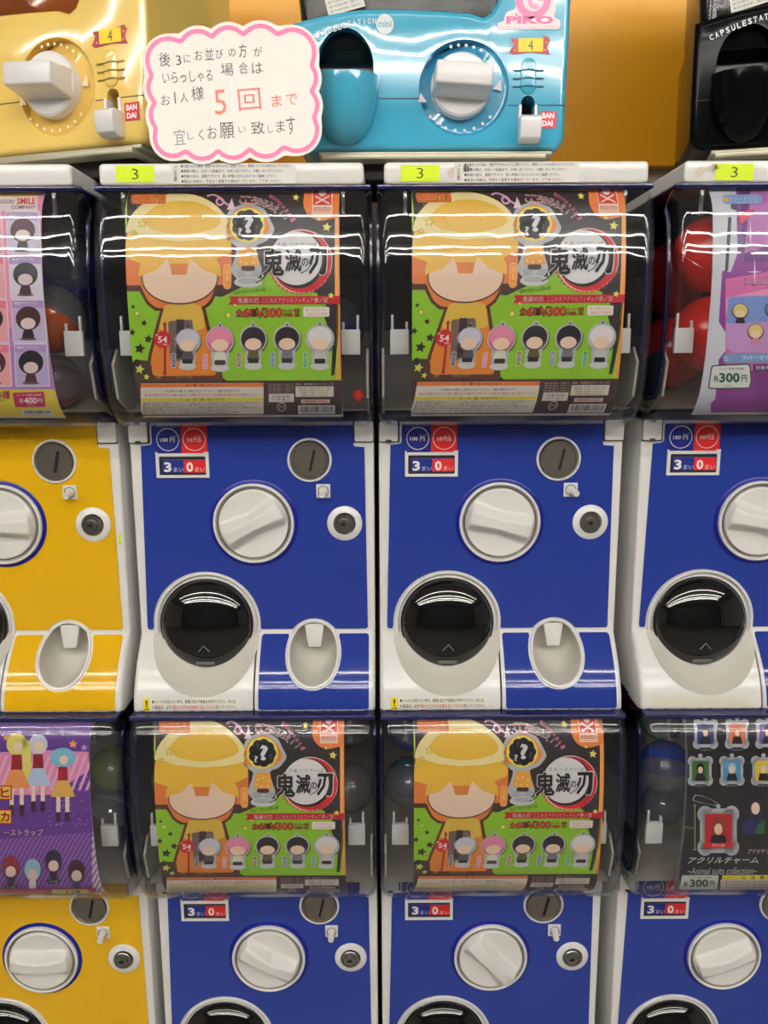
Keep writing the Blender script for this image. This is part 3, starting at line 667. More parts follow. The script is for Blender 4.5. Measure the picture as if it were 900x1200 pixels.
    # framed question-mark piece
    a.poly(rpoly([(270, 245), (290, 238), (310, 245), (323, 270), (312, 284), (299, 288), (302, 300), (308, 318), (300, 330), (280, 330), (270, 318), (276, 300), (278, 290), (262, 277), (260, 264)], 5), SILV, 6)
    a.poly(rpoly([(273, 249), (291, 241), (307, 249), (318, 268), (308, 281), (270, 281), (264, 266)], 6), (232, 140, 58), 7)
    a.ell(290, 264.5, 20.5, 20.5, (244, 222, 90), 8)
    for k in range(9): a.ell(290+11.5*cos(2*pi*k/9), 264.5+11.5*sin(2*pi*k/9), 6.8, 6.8, (38, 38, 44), 9)
    a.ell(290, 264.5, 13, 13, (38, 38, 44), 9)
    a.text('?', 292, 264, 11, 20, (226, 226, 226), 10, .035); a.text('?', 281.5, 272, 5, 8.6, (214, 214, 214), 10, .03)
    a.text('?', 301, 268.5, 4, 7.5, (92, 92, 98), 10, .02); a.text('?', 284, 255, 3.4, 6, (92, 92, 98), 10, .02); a.text('?', 305, 274, 2.6, 4.6, (150, 150, 154), 10, .02)
    a.poly(rpoly([(281, 290), (300, 290), (304, 312), (278, 312)], 2), (236, 168, 60), 8)
    for x, y in ((284, 299), (291, 297), (298, 301), (282, 307), (289, 309), (297, 308)): a.poly([(x-1.3, y+1), (x+1.3, y+1), (x, y-1.3)], (248, 232, 200), 9)
    a.rect(283, 312, 299, 318, (74, 44, 36), 8, r=2); a.poly([(277, 318), (285, 316), (291, 326), (298, 316), (305, 318), (300, 334), (282, 334)], (170, 174, 176), 8)
    a.ell(291, 331, 16.5, 6.4, (206, 208, 208), 9); a.ell(291, 329.5, 12, 3.6, (176, 180, 180), 10)
    a.rect(262, 310, 271, 339, (250, 196, 120), 9, r=4); a.rect(263, 311, 270, 338, (242, 146, 44), 10, r=3.4); a.text('品\n番\n一', 266.5, 324.5, 4.4, 21, (250, 210, 150), 11)
    a.text('集めて飾れる5種+1種', 293, 341, 36, 4.4, (48, 66, 24), 10, .03, rot=-7, res=1); a.text('集めて飾れる5種+1種', 293, 341, 35, 3.8, (156, 196, 60), 11, .0, rot=-7, res=1)
    # title roundel and lettering
    a.ell(353, 307, 36.5, 37.5, (238, 214, 206), 5); a.ell(353.4, 307, 35.4, 36.4, (210, 34, 44), 6); a.ell(349.5, 305, 31.5, 33.5, (36, 32, 34), 7); a.ell(347.5, 303.4, 30.2, 31.4, (228, 226, 224), 8)
    for k in range(16):
        r_ = random.Random(k); aa = radians(20+k*9); a.poly([(352+36*cos(aa), 307+37*sin(aa)), (352+(38.5+r_.random())*cos(aa+.06), 307+39*sin(aa+.06)), (352+36*cos(aa+.16), 307+37*sin(aa+.16))], (210, 34, 44), 6)
    a.text('きめつのやいば', 348, 287.6, 46, 5.2, (58, 54, 56), 9, -.006, space=1.3)
    T = (42, 38, 40); W = (226, 224, 222)
    for st, x, y, w_, h_ in (('鬼', 320.5, 308, 24, 31), ('滅', 344, 306, 18.5, 25), ('の', 357.6, 308, 7.6, 9.4), ('刃', 372.6, 307, 20, 29)):
        a.text(st, x, y, w_+1.6, h_+1.6, W, 9, .06); a.text(st, x, y, w_, h_, T, 10, .034 if st != 'の' else .02)
    a.line([(314, 318), (311, 324), (306, 329), (300, 332)], 1.4, T, 11); a.line([(366, 309), (360, 317), (353, 321)], 1.2, T, 11)
    # orange corner flag with the maker's mark
    a.poly([(355, 221), (400.4, 221), (400.4, 254), (390, 257)]+circ(377, 238, 21.5, 20, 70, 200)+[(356, 226)], (240, 132, 60), 5)
    a.rect(366, 222, 389.4, 252.5, (248, 226, 206), 6); a.rect(367, 222, 388.4, 241.6, (222, 66, 52), 7); a.ell(377.6, 227.6, 4.4, 4.2, (244, 232, 222), 8)
    a.line([(369.5, 231.5), (386, 240)], 1.7, (244, 232, 222), 8); a.line([(386, 231.5), (369.5, 240)], 1.7, (244, 232, 222), 9)
    a.text('stasto', 377.6, 246, 20.5, 5.8, (206, 82, 40), 8, .014); a.rect(367, 250, 388, 251, (230, 150, 110), 8)
    # red banner
    a.poly([(268, 347.5), (399.6, 347.5), (399.6, 357), (268, 357), (271, 352)], (196, 24, 40), 9)
    a.text('鬼滅の刃', 291, 352.4, 24, 6.2, (240, 222, 216), 10, .03); a.text('ここみえアクリルフィギュア', 337.5, 352.4, 60, 5.4, (240, 222, 216), 10, .014); a.text('参ノ型', 376, 352.4, 15.5, 6.0, (240, 222, 216), 10, .03)
    for st, x, w_, h_ in (('全', 280.4, 6.4, 7.2), ('6', 288.6, 7, 9.6), ('種', 296.4, 7, 7.2), ('￥', 305, 7.4, 9.4), ('300', 320, 20, 10.2)):
        a.text(st, x, 366.8, w_+1.8, h_+1.8, (86, 24, 20), 9, .045); a.text(st, x, 366.8, w_, h_, (220, 48, 36), 10, .010)
    for k, st in enumerate(('メーカー希望', '小売価格・税込')): a.text(st, 341.4, 364.4+5*k, 20, 4.4, (86, 24, 20), 9, .06, res=1); a.text(st, 341.4, 364.4+5*k, 19.4, 3.8, (216, 60, 44), 10, 0, res=1)
    a.rect(355.6, 360.4, 386, 371.8, (238, 228, 214), 9, r=1.6); a.text('ボールチェーン', 370, 363.8, 23, 4.0, (190, 60, 60), 10, 0, res=1); a.text('&スタンド付き', 372, 368.7, 23, 4.0, (190, 60, 60), 10, 0, res=1)
    # five plain charms
    charm(a, 220, 403, (206, 202, 214), (166, 160, 176), (96, 86, 92), (34, 34, 52), (44, 62, 112), 7, 14)
    charm(a, 258, 403, (232, 140, 168), (196, 96, 132), (214, 222, 196), (66, 56, 62), (226, 120, 160), 7, 15)
    charm(a, 297, 402, (44, 38, 42), (82, 70, 84), (98, 98, 50), (40, 36, 40), (156, 96, 52), 7, 14.5)
    charm(a, 336.5, 402, (36, 30, 38), (92, 78, 104), (126, 126, 134), (44, 40, 46), (108, 112, 176), 7, 14.5)
    charm(a, 375, 402, (228, 224, 222), (186, 182, 182), (206, 200, 196), (38, 34, 38), (40, 150, 110), 7, 15)
    a.rect(192.3, 380, 195, 437, (170, 30, 36), 9); a.ell(190.5, 397.5, 9.8, 9.8, (204, 32, 42), 10); a.text('54', 191, 397.6, 11, 7.8, (246, 232, 226), 11, .02); a.text('約', 184, 392, 3.2, 3.2, (246, 232, 226), 11); a.text('mm', 194, 403.4, 5, 2.2, (246, 232, 226), 11)
    a.poly([(190.8, 380), (193.6, 376.4), (196.4, 380)], (170, 30, 36), 9); a.poly([(190.8, 436), (193.6, 440), (196.4, 436)], (170, 30, 36), 9)
    a.text('いらすと・イメージ', 216, 441, 20, 5, (206, 160, 110), 9, .02, res=1)
    # bottom warning panel
    a.rect(165, 448.6, 309, 484.6, (222, 214, 200), 4); a.rect(165, 448.8, 309, 453.2, (226, 116, 52), 5); a.rect(165, 465.8, 309, 469.4, (228, 212, 66), 5)
    a.text('△　警　告（けいこく）', 240, 451, 44, 3.2, (92, 44, 28), 6, .01, res=1); a.text('△　注　意（ちゅうい）', 240, 467.6, 44, 2.8, (92, 84, 28), 6, .01, res=1)
    a.text('3才未満のお子様には、絶対に与えないでください。誤飲の危険があります。', 238, 457.6, 88, 3.2, (88, 76, 74), 5, .01, res=1)
    a.text('●小さな部品があります。誤飲・窒息などの危険がありますので、お子様の手の届かない所に保管してください。', 238, 462.2, 136, 2.8, (186, 84, 80), 5, .008, res=1)
    for k, wd in enumerate((138, 120, 132, 104, 112)):
        a.text('●本来の用途以外に使用しないでください。破損・変形のおそれがあります。取扱いには十分ご注意ください。'[:52-6*(k % 3)], 168+wd/2, 471.6+2.7*k, wd, 2.1, (98, 92, 90), 5, .006, res=1)
    for k in range(4): a.text('※写真と実際の商品とは、多少異なります。', 329.5, 450.6+2.9*k, 31, 2.1, (196, 170, 160), 5, .004, res=1)
    a.rect(315, 461.4, 344.6, 471, (220, 210, 196), 5); a.text('対象年齢\n15才以上', 329.6, 466.2, 22, 6.4, (80, 68, 66), 6, 0, res=1)
    a.text('発売元　株式会社スタンド・ストーンズ', 368.5, 450.4, 44, 2.4, (206, 186, 176), 5, .006, res=1)
    a.rect(346.5, 453, 391, 465, (220, 210, 196), 5)
    for k in range(4): a.text('お客様相談室　受付時間　平日十時～十七時', 367.5, 455+2.7*k, 39-3*k, 1.9, (84, 72, 70), 6, .004, res=1)
    a.rect(353, 468.2, 386.5, 472.4, (222, 190, 176), 5); a.text('対象年齢15才以上', 369.8, 470.3, 28, 2.8, (150, 40, 50), 6, .02, res=1)
    a.ring(330, 476.6, 4.4, 5.2, (226, 218, 210), 5, 20); a.text('プラ', 330, 476.6, 6, 3.4, (226, 218, 210), 6, .01, res=1)
    barcode(a, 349.5, 475, 392.5, 484.8, 5)
    return a
def pink_card():
    a = Art(); a.rect(-205, 221, 52, 486, (236, 142, 184)); fr = (-205, 75)
    a.poly([(-205, 221), (50, 221), (40, 236), (-205, 262)], (246, 196, 96), 1); a.poly([(-205, 221), (28, 221), (-205, 250)], (246, 168, 120), 2)
    a.poly([(-205, 400), (60, 380), (75, 470), (-205, 470)], (184, 128, 196), 1)
    a.text('GOOD', 9, 235.5, 17, 4.6, (90, 90, 100), 3, .02); a.text('SMILE', 31, 235, 22, 7.6, (214, 66, 62), 3, .03); a.text('COMPANY', 28, 242, 29, 4.4, (96, 96, 108), 3, .02); a.rect(-1, 230, 44, 246, (240, 226, 222), 2)
    hair = ((84, 40, 52), (48, 44, 58), (76, 42, 44), (34, 30, 38))
    for r in range(4):
        y0 = 250+r*51.5; h = 46
        for c in range(5):
            x0 = 8+r*3.2-44*c; sk = 1.2; cc = ((206, 200, 220), (222, 214, 226), (200, 186, 214), (190, 176, 214))[(r+c) % 4] if c == 0 else (238, 168, 170)
            a.poly([(x0-1, y0-4), (x0+38, y0-4), (x0+40+sk, y0+h+1), (x0+1, y0+h+1)], (232, 226, 232), 2); a.poly([(x0, y0-2), (x0+37, y0-2), (x0+39+sk, y0+h), (x0+2, y0+h)], cc, 3)
            a.poly([(x0, y0-2), (x0+37, y0-2), (x0+37.2, y0+7), (x0, y0+7)], (178, 150, 200) if c == 0 else (232, 120, 140), 4)
            a.text('限定アクリル', x0+16, y0+1.4, 26, 3.2, (238, 232, 240), 5, .01, res=1)
            cx = x0+19; cy = y0+19
            a.ell(cx, cy, 14.5, 14, hair[(r+c) % 4], 5); a.ell(cx, cy+6, 8.6, 6.6, (228, 208, 204), 6); a.poly(rpoly([(cx-5, cy+13), (cx+5, cy+13), (cx+7.5, cy+23), (cx-7.5, cy+23)], 2), hair[(r+c+1) % 4], 6); a.ell(cx, cy+24, 10, 1.6, (90, 84, 100), 4)
    a.rect(-205, 455, 80, 486, (226, 208, 66), 6); a.text('8種', 5, 461, 14, 9, (196, 40, 70), 7, .03); a.text('メーカー小売希望価格', -2, 467.5, 16, 2, (120, 60, 40), 7, res=1)
    a.poly(rpoly([(15, 458.5), (52, 457.5), (53.5, 475), (18, 475)], 2), (200, 34, 88), 7); a.text('メーカー希望小売価格', 34.6, 461.2, 29, 2.4, (240, 214, 220), 8, .01, res=1)
    a.text('各', 25.4, 467.8, 5, 5, (246, 234, 234), 8, .02); a.text('400', 36, 467.6, 15, 7.6, (246, 234, 234), 8, .03); a.text('円', 47.2, 468, 5.4, 5, (246, 234, 234), 8, .02); a.text('（税込）', 37, 473, 9, 1.7, (240, 214, 220), 8, res=1)
    barcode(a, 26, 478, 62, 484.6, 7); return a
def purple_stripe_card():
    a = Art(); a.rect(-120, 836, 108, 1031, (112, 62, 150))
    for k in range(46): x = -130+k*5.4; a.poly([(x, 1032), (x+2.3, 1032), (x+42, 975), (x+39.7, 975)], (150, 100, 176), 1)
    a.poly([(-120, 836), (110, 836), (110, 974), (-120, 990)], (100, 52, 146), 2)
    a.poly([(-120, 884), (60, 878), (104, 880), (104, 902), (60, 930), (-120, 930)], (230, 144, 184), 3)
    for k in range(26): x = -110+k*8.4; a.poly([(x, 925), (x+3.2, 925), (x+19, 884), (x+15.8, 884)], (240, 176, 204), 4)
    rr = random.Random(5)
    for k in range(46): a.ell(rr.uniform(58, 104), rr.uniform(908, 968), .6, .6, (216, 196, 232), 4, 8)
    for x, y, r, c in ((86, 871, 5.4, (240, 160, 50)), (99, 875, 4.4, (190, 150, 214)), (23, 857, 4, (200, 170, 222)), (57, 857, 3.6, (206, 180, 226)), (8, 863, 4.6, (240, 160, 50)), (13, 1042-12, 4, (190, 160, 210))): a.star(x, y, r, c, 5, 8)
    a.text('Bonus', 80, 856, 20, 4, (226, 206, 238), 5, 0, shear=.3)
    # plain stand-ins for the four dancing figures: coloured drops on skirts and posts
    def fig(cx, top, hairc, rx, bodyc, skirt, L, s=1.0):
        a.ell(cx, top+12*s, rx, 13*s, hairc, L); a.ell(cx+1, top+15*s, 6*s, 6.2*s, SKIN, L+1)
        a.poly(rpoly([(cx-6*s, top+24*s), (cx+6*s, top+24*s), (cx+7*s, top+44*s), (cx-7*s, top+44*s)], 2), bodyc, L+1)
        a.poly(rpoly([(cx-7*s, top+42*s), (cx+7*s, top+42*s), (cx+17*s, top+64*s), (cx-17*s, top+64*s)], 2.4), skirt, L+2)
        for sgn in (-1, 1):
            a.rect(cx+sgn*6*s-2.4, top+62*s, cx+sgn*6*s+2.4, top+88*s, (242, 216, 196), L+1, r=1.5); a.rect(cx+sgn*6*s-2.8, top+84*s, cx+sgn*6*s+2.8, top+97*s, (60, 30, 56), L+2, r=1.5)
    fig(45, 860, (206, 206, 226), 11, (150, 30, 44), (184, 206, 228), 5, .92); fig(20, 859, (226, 214, 104), 12, (156, 34, 50), (236, 150, 84), 6, .98); fig(74, 876, (126, 190, 216), 15, (160, 30, 54), (226, 176, 84), 7, .88); fig(-14, 859, (210, 50, 90), 12, (156, 34, 50), (238, 170, 190), 6, .98)
    a.poly(rpoly([(27, 862), (36, 868), (37, 900), (30, 922), (26, 900)], 3), (226, 218, 110), 6)
    for k, (st, y) in enumerate((('ヒ', 927), ('カ', 955))):
        a.rect(-1, y-8.5, 14.6, y+8.5, (204, 30, 54), 9); a.rect(0.6, y-7, 13, y+7, (240, 206, 60), 10); a.text(st, 6.6, y, 9.5, 10.5, (204, 30, 54), 11, .05)
    a.text('ーストラップ', 28, 973.5, 46, 7.6, (246, 196, 224), 10, .03)
    for cx, cy, c, c2 in ((13, 1008, (150, 40, 52), (60, 30, 48)), (38.5, 1011, (154, 196, 216), (236, 226, 226)), (63, 1003, (44, 32, 64), (36, 26, 48)), (90, 1012, (66, 32, 40), (70, 60, 90)), (-9, 1008, (226, 150, 60), (80, 30, 48))):
        a.ell(cx, cy, 10.5, 11, (90, 50, 124), 6); a.ell(cx, cy-1, 9.6, 10, c, 7); a.ell(cx, cy+3.4, 6, 5, (238, 206, 190), 8); a.rect(cx-4, cy+8, cx+4, cy+15.5, c2, 8, r=1.5)
        a.rect(cx-7.5, cy+15.4, cx+7.5, cy+19.2, (36, 24, 40), 9, r=1.8); a.text('キャラ名', cx, cy+17.3, 10, 2.3, (214, 206, 214), 10, res=1)
    a.rect(-120, 1026.5, 112, 1031.4, (198, 44, 104), 11); a.rect(61, 1027.4, 104, 1031, (228, 216, 84), 12, r=1.5); a.text('全 8 種', 85, 1029.4, 18, 3, (90, 60, 20), 13, .02); return a
def violet_card():
    a = Art(); X0 = 824; a.rect(833, 221, 1100, 486, (146, 62, 152))
    a.poly([(X0, 221), (870, 221), (1100, 300), (1100, 221)], (178, 108, 178), 1); a.poly([(850, 330), (1100, 290), (1100, 420), (850, 440)], (220, 112, 172), 1); a.poly([(850, 352), (1100, 300), (1100, 340), (850, 372)], (236, 150, 194), 2)
    a.poly([(866, 221), (1100, 221), (1100, 300), (872, 310)], (104, 50, 126), 1); a.poly([(880, 221), (920, 221), (905, 290), (872, 300)], (186, 112, 184), 2)
    a.poly([(833, 221), (862, 221), (864, 300), (856, 322), (846, 320), (842, 380), (852, 396), (850, 414), (842, 424), (838, 470), (822, 486), (800, 486), (820, 430), (832, 340)], (210, 212, 220), 4)
    a.poly([(856, 240), (864, 243), (866, 252), (856, 248)], (92, 84, 120), 5); a.poly([(853, 258), (857, 258), (853, 320), (849, 322)], (60, 56, 84), 5); a.poly([(866, 285), (872, 275), (872, 296), (864, 300)], (92, 84, 120), 5)
    a.rect(846, 232, 893, 242.5, (140, 168, 214), 6, r=5); a.text('アソートくじ', 870, 237.3, 34, 5, (226, 230, 240), 7, .02); a.ell(850, 237, 3, 3, (240, 190, 90), 7)
    a.poly([(860, 253), (884, 249), (880, 256), (868, 266), (866, 258)], (220, 50, 70), 6); a.rect(846, 252, 890, 253, (180, 150, 196), 6); a.text('CARAVAN', 868, 255.6, 34, 3.2, (206, 190, 226), 7, .01, shear=.3)
    for x, y in ((879, 278), (884, 322)):
        a.poly([(x-9, y), (x, y-1), (x+9, y), (x, y+1)], (250, 226, 244), 6); a.poly([(x, y-16), (x+1, y), (x, y+16), (x-1, y)], (250, 226, 244), 6)
    a.text('シェリル', 887, 333, 30, 8, (84, 44, 92), 6, .07); a.text('シェリル', 887, 333, 29, 7.2, (232, 196, 224), 7, .01)
    a.poly([(853, 354), (856, 351), (1060, 346), (1060, 420), (858, 416), (849, 408)], (124, 152, 214), 5); a.poly([(851, 382), (1060, 376), (1060, 420), (858, 416), (849, 408)], (202, 150, 206), 6)
    for cx, cy, c, c2 in ((867, 368, (222, 200, 116), (56, 40, 60)), (885, 392, (226, 204, 120), (214, 140, 168)), (905, 366, (60, 150, 160), (60, 60, 90)), (930, 380, (200, 90, 110), (60, 60, 90))):
        a.ell(cx, cy, 9.6, 9.4, (84, 60, 70), 7); a.ell(cx, cy-.6, 8.4, 8.2, c, 8); a.ell(cx, cy+2.6, 5.4, 4, SKIN, 9); a.poly(rpoly([(cx-4, cy+7), (cx+4, cy+7), (cx+6, cy+14), (cx-6, cy+14)], 2), c2, 9)
        a.line([(cx+1, cy-9), (cx+4, cy-14), (cx+9, cy-18)], .7, (150, 120, 150), 8)
    a.poly([(846, 421), (850, 417), (1060, 416), (1060, 427), (848, 428)], (126, 160, 206), 7); a.text('全', 850.4, 422.6, 6, 6, (230, 236, 244), 8, .02); a.text('ラバーマスコット', 895, 422.2, 52, 5.6, (234, 240, 246), 8, .01)
    a.poly(rpoly([(833, 430.5), (879, 428.5), (880.5, 450), (878, 458), (829, 458.5)], 4), (44, 92, 66), 8); a.poly(rpoly([(834.4, 432), (877.6, 430.2), (879, 450), (876.8, 456.6), (830.6, 457)], 3.4), (226, 228, 222), 9)
    a.text('メーカー希望小売価格', 857, 434.8, 29, 2.6, (70, 90, 76), 10, .01, res=1); a.text('各', 838.6, 446, 6, 7, (40, 88, 62), 10, .03); a.text('300', 854.4, 445.2, 24, 11.4, (40, 88, 62), 10, .04); a.text('円', 871.6, 446, 6.4, 7.6, (40, 88, 62), 10, .03); a.text('（税込）', 853, 454.6, 10, 2.2, (70, 90, 76), 10, res=1)
    a.rect(882, 429.5, 1000, 438, (90, 60, 110), 8, r=1); a.text('対象年齢15才以上', 908, 433.8, 46, 5, (230, 216, 232), 9, .01)
    for k in range(9): a.text('※商品の写真は、実際と多少異なる場合があります。カプセルの誤飲には、ご注意ください。', 935, 442+4.2*k, 104-3*(k % 3), 2.3, (96, 66, 110), 8, .006, res=1)
    return a
def black_card():
    a = Art(); a.rect(796, 836, 1040, 1031.2, (30, 28, 32)); a.poly([(796, 836), (803, 836), (806, 900), (802, 980), (795, 1031), (790, 1031)], (92, 88, 96), 1)
    def plaque(cx, cy, w_, h_, bg, hc, L=2):
        a.ell(cx, cy-h_-2.4, 2.6, 2.6, (186, 190, 194), L)
        for sx in (-1, 1):
            for sy in (-1, 1): a.ell(cx+sx*w_*.72, cy+sy*h_*.74, w_*.42, h_*.38, (186, 190, 196), L)
        a.rect(cx-w_, cy-h_*.85, cx+w_, cy+h_*.85, (194, 198, 204), L, r=2); a.rect(cx-w_*.85, cy-h_, cx+w_*.85, cy+h_, (194, 198, 204), L, r=2)
        a.rect(cx-w_*.74, cy-h_*.76, cx+w_*.74, cy+h_*.76, bg, L+1, r=1.6)
        a.ell(cx, cy-h_*.2, w_*.36, h_*.42, hc, L+2); a.ell(cx, cy-h_*.08, w_*.22, h_*.25, SKIN, L+3); a.poly(rpoly([(cx-w_*.5, cy+h_*.74), (cx-w_*.36, cy+h_*.2), (cx+w_*.36, cy+h_*.2), (cx+w_*.5, cy+h_*.74)], 1.4), (30, 28, 36), L+2)
    plaque(826.5, 863, 13, 15.5, (44, 56, 120), (24, 26, 40)); plaque(863.5, 863, 12.5, 15.5, (222, 122, 84), (196, 80, 50)); plaque(899, 863, 12.5, 15.5, (120, 90, 160), (60, 40, 70)); plaque(936, 863, 12.5, 15.5, (90, 160, 120), (60, 40, 70)); plaque(972, 863, 12.5, 15.5, (200, 90, 130), (60, 40, 70))
    plaque(820.5, 906, 13, 15.5, (64, 116, 50), (26, 24, 30)); plaque(857.5, 906, 13, 15.5, (78, 152, 196), (190, 200, 206)); plaque(894.5, 906, 13, 15.5, (230, 200, 50), (214, 200, 130)); plaque(931, 906, 13, 15.5, (200, 60, 60), (60, 40, 30)); plaque(968, 906, 13, 15.5, (90, 90, 180), (60, 40, 30))
    for x, y in ((827, 881.5), (864, 881.5), (820, 923.5), (857, 923.5), (894, 923.5)): a.text('ネームプレート', x, y, 12, 2.4, (196, 194, 196), 3, .01, res=1)
    pts = [(812, 938), (815, 934), (824, 935.5), (836, 941), (843, 946), (836, 946), (822, 943), (813, 941), (812, 938)]
    for p, q in zip(pts, pts[1:]):
        for k in range(5): a.ell(p[0]+(q[0]-p[0])*k/5, p[1]+(q[1]-p[1])*k/5, .6, .6, (196, 196, 200), 3, 8)
    plaque(841.5, 976, 21.5, 26, (190, 30, 38), (150, 62, 50)); a.poly([(823, 990), (860, 990), (858, 996), (825, 996)], (204, 40, 48), 6); a.text('RYUJI', 841.5, 993, 14, 3, (240, 220, 220), 7, .01)
    a.rect(813.6, 946, 814.5, 998, (190, 166, 110), 3)
    for yy in (946, 998): a.rect(812, yy-.5, 816, yy+.5, (190, 166, 110), 3)
    a.text('約72mm', 808, 972, 12, 3, (190, 166, 110), 3)
    a.ell(885, 952, 8, 13, (34, 36, 70), 3); a.ell(885, 950, 5, 7, SKIN, 4); a.poly([(868, 980), (872, 962), (896, 962), (896, 980)], (34, 40, 96), 3); a.poly([(888, 968), (896, 964), (896, 980), (884, 980)], (30, 100, 64), 4); a.ell(915, 955, 12, 16, (30, 90, 60), 3); a.ell(914, 953, 5, 7, SKIN, 4)
    a.text('アクセサリー', 891, 1000, 30, 5, (214, 196, 206), 4, .02, shear=.3)
    a.text('アクリルチャーム', 847, 1010.3, 82, 7.4, (222, 220, 222), 4, .012, shear=.3); a.text('~Animal suits collection~', 846, 1018.6, 82, 4.6, (198, 196, 200), 4, 0, shear=.3)
    a.poly(rpoly([(799, 1021.5), (842, 1021.5), (840, 1031), (796, 1031)], 1.4), (222, 224, 216), 3); a.text('メーカー希望小売価格', 820, 1023, 27, 1.4, (60, 84, 68), 4, res=1); a.text('各', 803.4, 1027.2, 5, 3.8, (40, 88, 62), 4, .03); a.text('300', 819, 1026.7, 22, 5.4, (40, 88, 62), 4, .04); a.text('円', 834.4, 1027.2, 5.4, 4, (40, 88, 62), 4, .03)
    a.rect(846, 1021.5, 1040, 1024.4, (236, 222, 50), 3); a.text('△　注　意', 882, 1023, 26, 2.2, (50, 46, 30), 4, .03); a.rect(844, 1024.4, 1040, 1031.4, (214, 208, 202), 3)
    for k in range(3): a.text('●小さな部品があります。誤飲の危険がありますので、お子様には絶対に与えないでください。', 905, 1026+1.8*k, 110, 1.2, (170, 70, 70), 4, .004, res=1)
    return a
def card(label, art_mesh, col, row, x0, x1, paper, dx=0, group=None):
    """one printed sheet curved along the inside of the hood: paper plus ink"""
    root = thing('display_card', label, 'poster', (MX[col]+dx, 0, ZK-ROW*row), group=group)
    m = MB(); pr = CARD_PROF; q = []
    for t in (0, .0006):
        q.append([[(x, p[0]+t, p[1]+.0) for x in (x0(p[1]), x1(p[1]))] for p in pr])
    m.grid([[r[0] for r in q[0]], [r[1] for r in q[0]], [r[1] for r in q[1]], [r[0] for r in q[1]]], close_v=True)
    obj('paper', m.mesh('paper', PAPER), root); obj('printed_artwork', art_mesh, root); return root
GC = green_card().mesh('printed_artwork', card_map(T_UP, MX['B']), card_cuts(T_UP, 5), clip=(-.103, .103))
full = (lambda z: -.1030, lambda z: .1030)
card('green poster with a large yellow dome picture, upper window under the pink-edged paper notice', GC, 'B', 0, *full, PAPER)
card('green poster with a yellow dome picture in the upper window beside the red capsules', GC, 'C', 0, *full, PAPER, .0028)
card('green poster with a yellow dome picture in the lower window next to the yellow machine', GC, 'B', 1, *full, PAPER, -.0030)
card('green poster with a yellow dome picture in the lower window beside the black card', GC, 'C', 1, *full, PAPER, .0055)
card('pink card with rows of small portraits and a magenta price tag, upper left window', pink_card().mesh('printed_artwork', card_map(T_UP, MX['A']), card_cuts(T_UP, 5), clip=(-0.112, 0.096)), 'A', 0, lambda z: -.112, lambda z: .0960, PAPER)
card('purple card with dancing figures and diagonal stripes, lower left window', purple_stripe_card().mesh('printed_artwork', card_map(T_LO, MX['A'], 985, 1.3), card_cuts(T_LO, 5, 985, 1.3), clip=(-0.1, 0.104)), 'A', 1, lambda z: -.100, lambda z: .1040, PAPER)
card('violet and grey card with a white 300 yen price tag, upper right window', violet_card().mesh('printed_artwork', card_map(T_UP, MX['D']), card_cuts(T_UP, 5), clip=(-0.098, 0.112)), 'D', 0, lambda z: -.098, lambda z: .1120, PAPER)
card('black card with silver framed charms on it, lower right window', black_card().mesh('printed_artwork', card_map(T_LO, MX['D'], 1013, 1.75), card_cuts(T_LO, 5, 1013, 1.75), clip=(-0.09, 0.122)), 'D', 1, lambda z: -.090, lambda z: .1220, PAPER)

# ------------------------------------------------------------------ capsules in the clear cases
def cap_meshes(key, rgb, opaque):
    c = mat('capsule_'+key, rgb, .18, coat=.3) if opaque else clear('capsule_'+key, tuple(.25+.75*v for v in lin(rgb)), haze=.72, hazecol=rgb, rough=.06, f0=.06)
    top = mat('capsule_'+key, rgb, .18, coat=.3) if opaque == 2 else clear('capsule_clear_top', (.86, .87, .88), haze=.16, rough=.05, f0=.06)
    for nm, s, M in (('lower', -1, c), ('upper', 1, top)):
        rows = [[(cos(a)*cos(b), cos(a)*sin(b), s*sin(a)) for b in [2*pi*k/40 for k in range(40)]] for a in [pi/2*j/14*.985 for j in range(15)]]
        rows = [[(x*1.02, y*1.02, s*.035) for x, y, z in rows[0]]]+rows
        m = MB(); m.grid(rows, close_u=True); n = len(m.v); m.add([(0, 0, s)], []); m.f += [(n-40+k, n-40+(k+1) % 40, n) for k in range(40)]
        ME[key+nm] = m.mesh(nm+'_shell', M, angle=60)
    m = MB()
    for k in range(3):
        a = radians(90+120*k); v = Vector((cos(a)*.55, sin(a)*.55, .84)).normalized(); m.tube([tuple(v*.99), tuple(v*1.006)], .045, 10)
    ME['vent'] = m.mesh('vent_hole', BLACK)
for k_, c_, o_ in (('red', (244, 46, 38), 2), ('orange', (214, 96, 34), 0), ('blue', (24, 70, 170), 0), ('green', (20, 120, 60), 0), ('lime', (170, 180, 60), 0), ('silver', (180, 180, 184), 0), ('brown', (90, 40, 30), 0), ('teal', (20, 90, 110), 0), ('crimson', (150, 20, 40), 0), ('plum', (60, 36, 50), 0)): cap_meshes(k_, c_, o_)
def capsule(key, col, row, x, y, z, r, label, rot=(0, 0, 0), vents=False):
    c = thing('capsule', label, 'capsule', (MX[col]+x, y, ZK-ROW*row+z)); c.scale = (r, r, r); c.rotation_euler = rot
    obj('lower_shell', ME[key+'lower'], c); u = obj('upper_shell', ME[key+'upper'], c)
    if vents: obj('vent_hole', ME['vent'], u)
capsule('red', 'D', 0, -.0700, .000, .286, .0395, 'red capsule showing beside the violet card, topmost of the front two', (radians(35), .3, 0), True)
capsule('red', 'D', 0, -.0660, -.004, .203, .0405, 'red capsule low beside the violet card, vent holes facing out', (radians(55), .1, .3), True)
capsule('red', 'D', 0, -.0820, .085, .268, .0410, 'upper red capsule at the back left of the right-hand machine', (.4, -.8, 0), True)
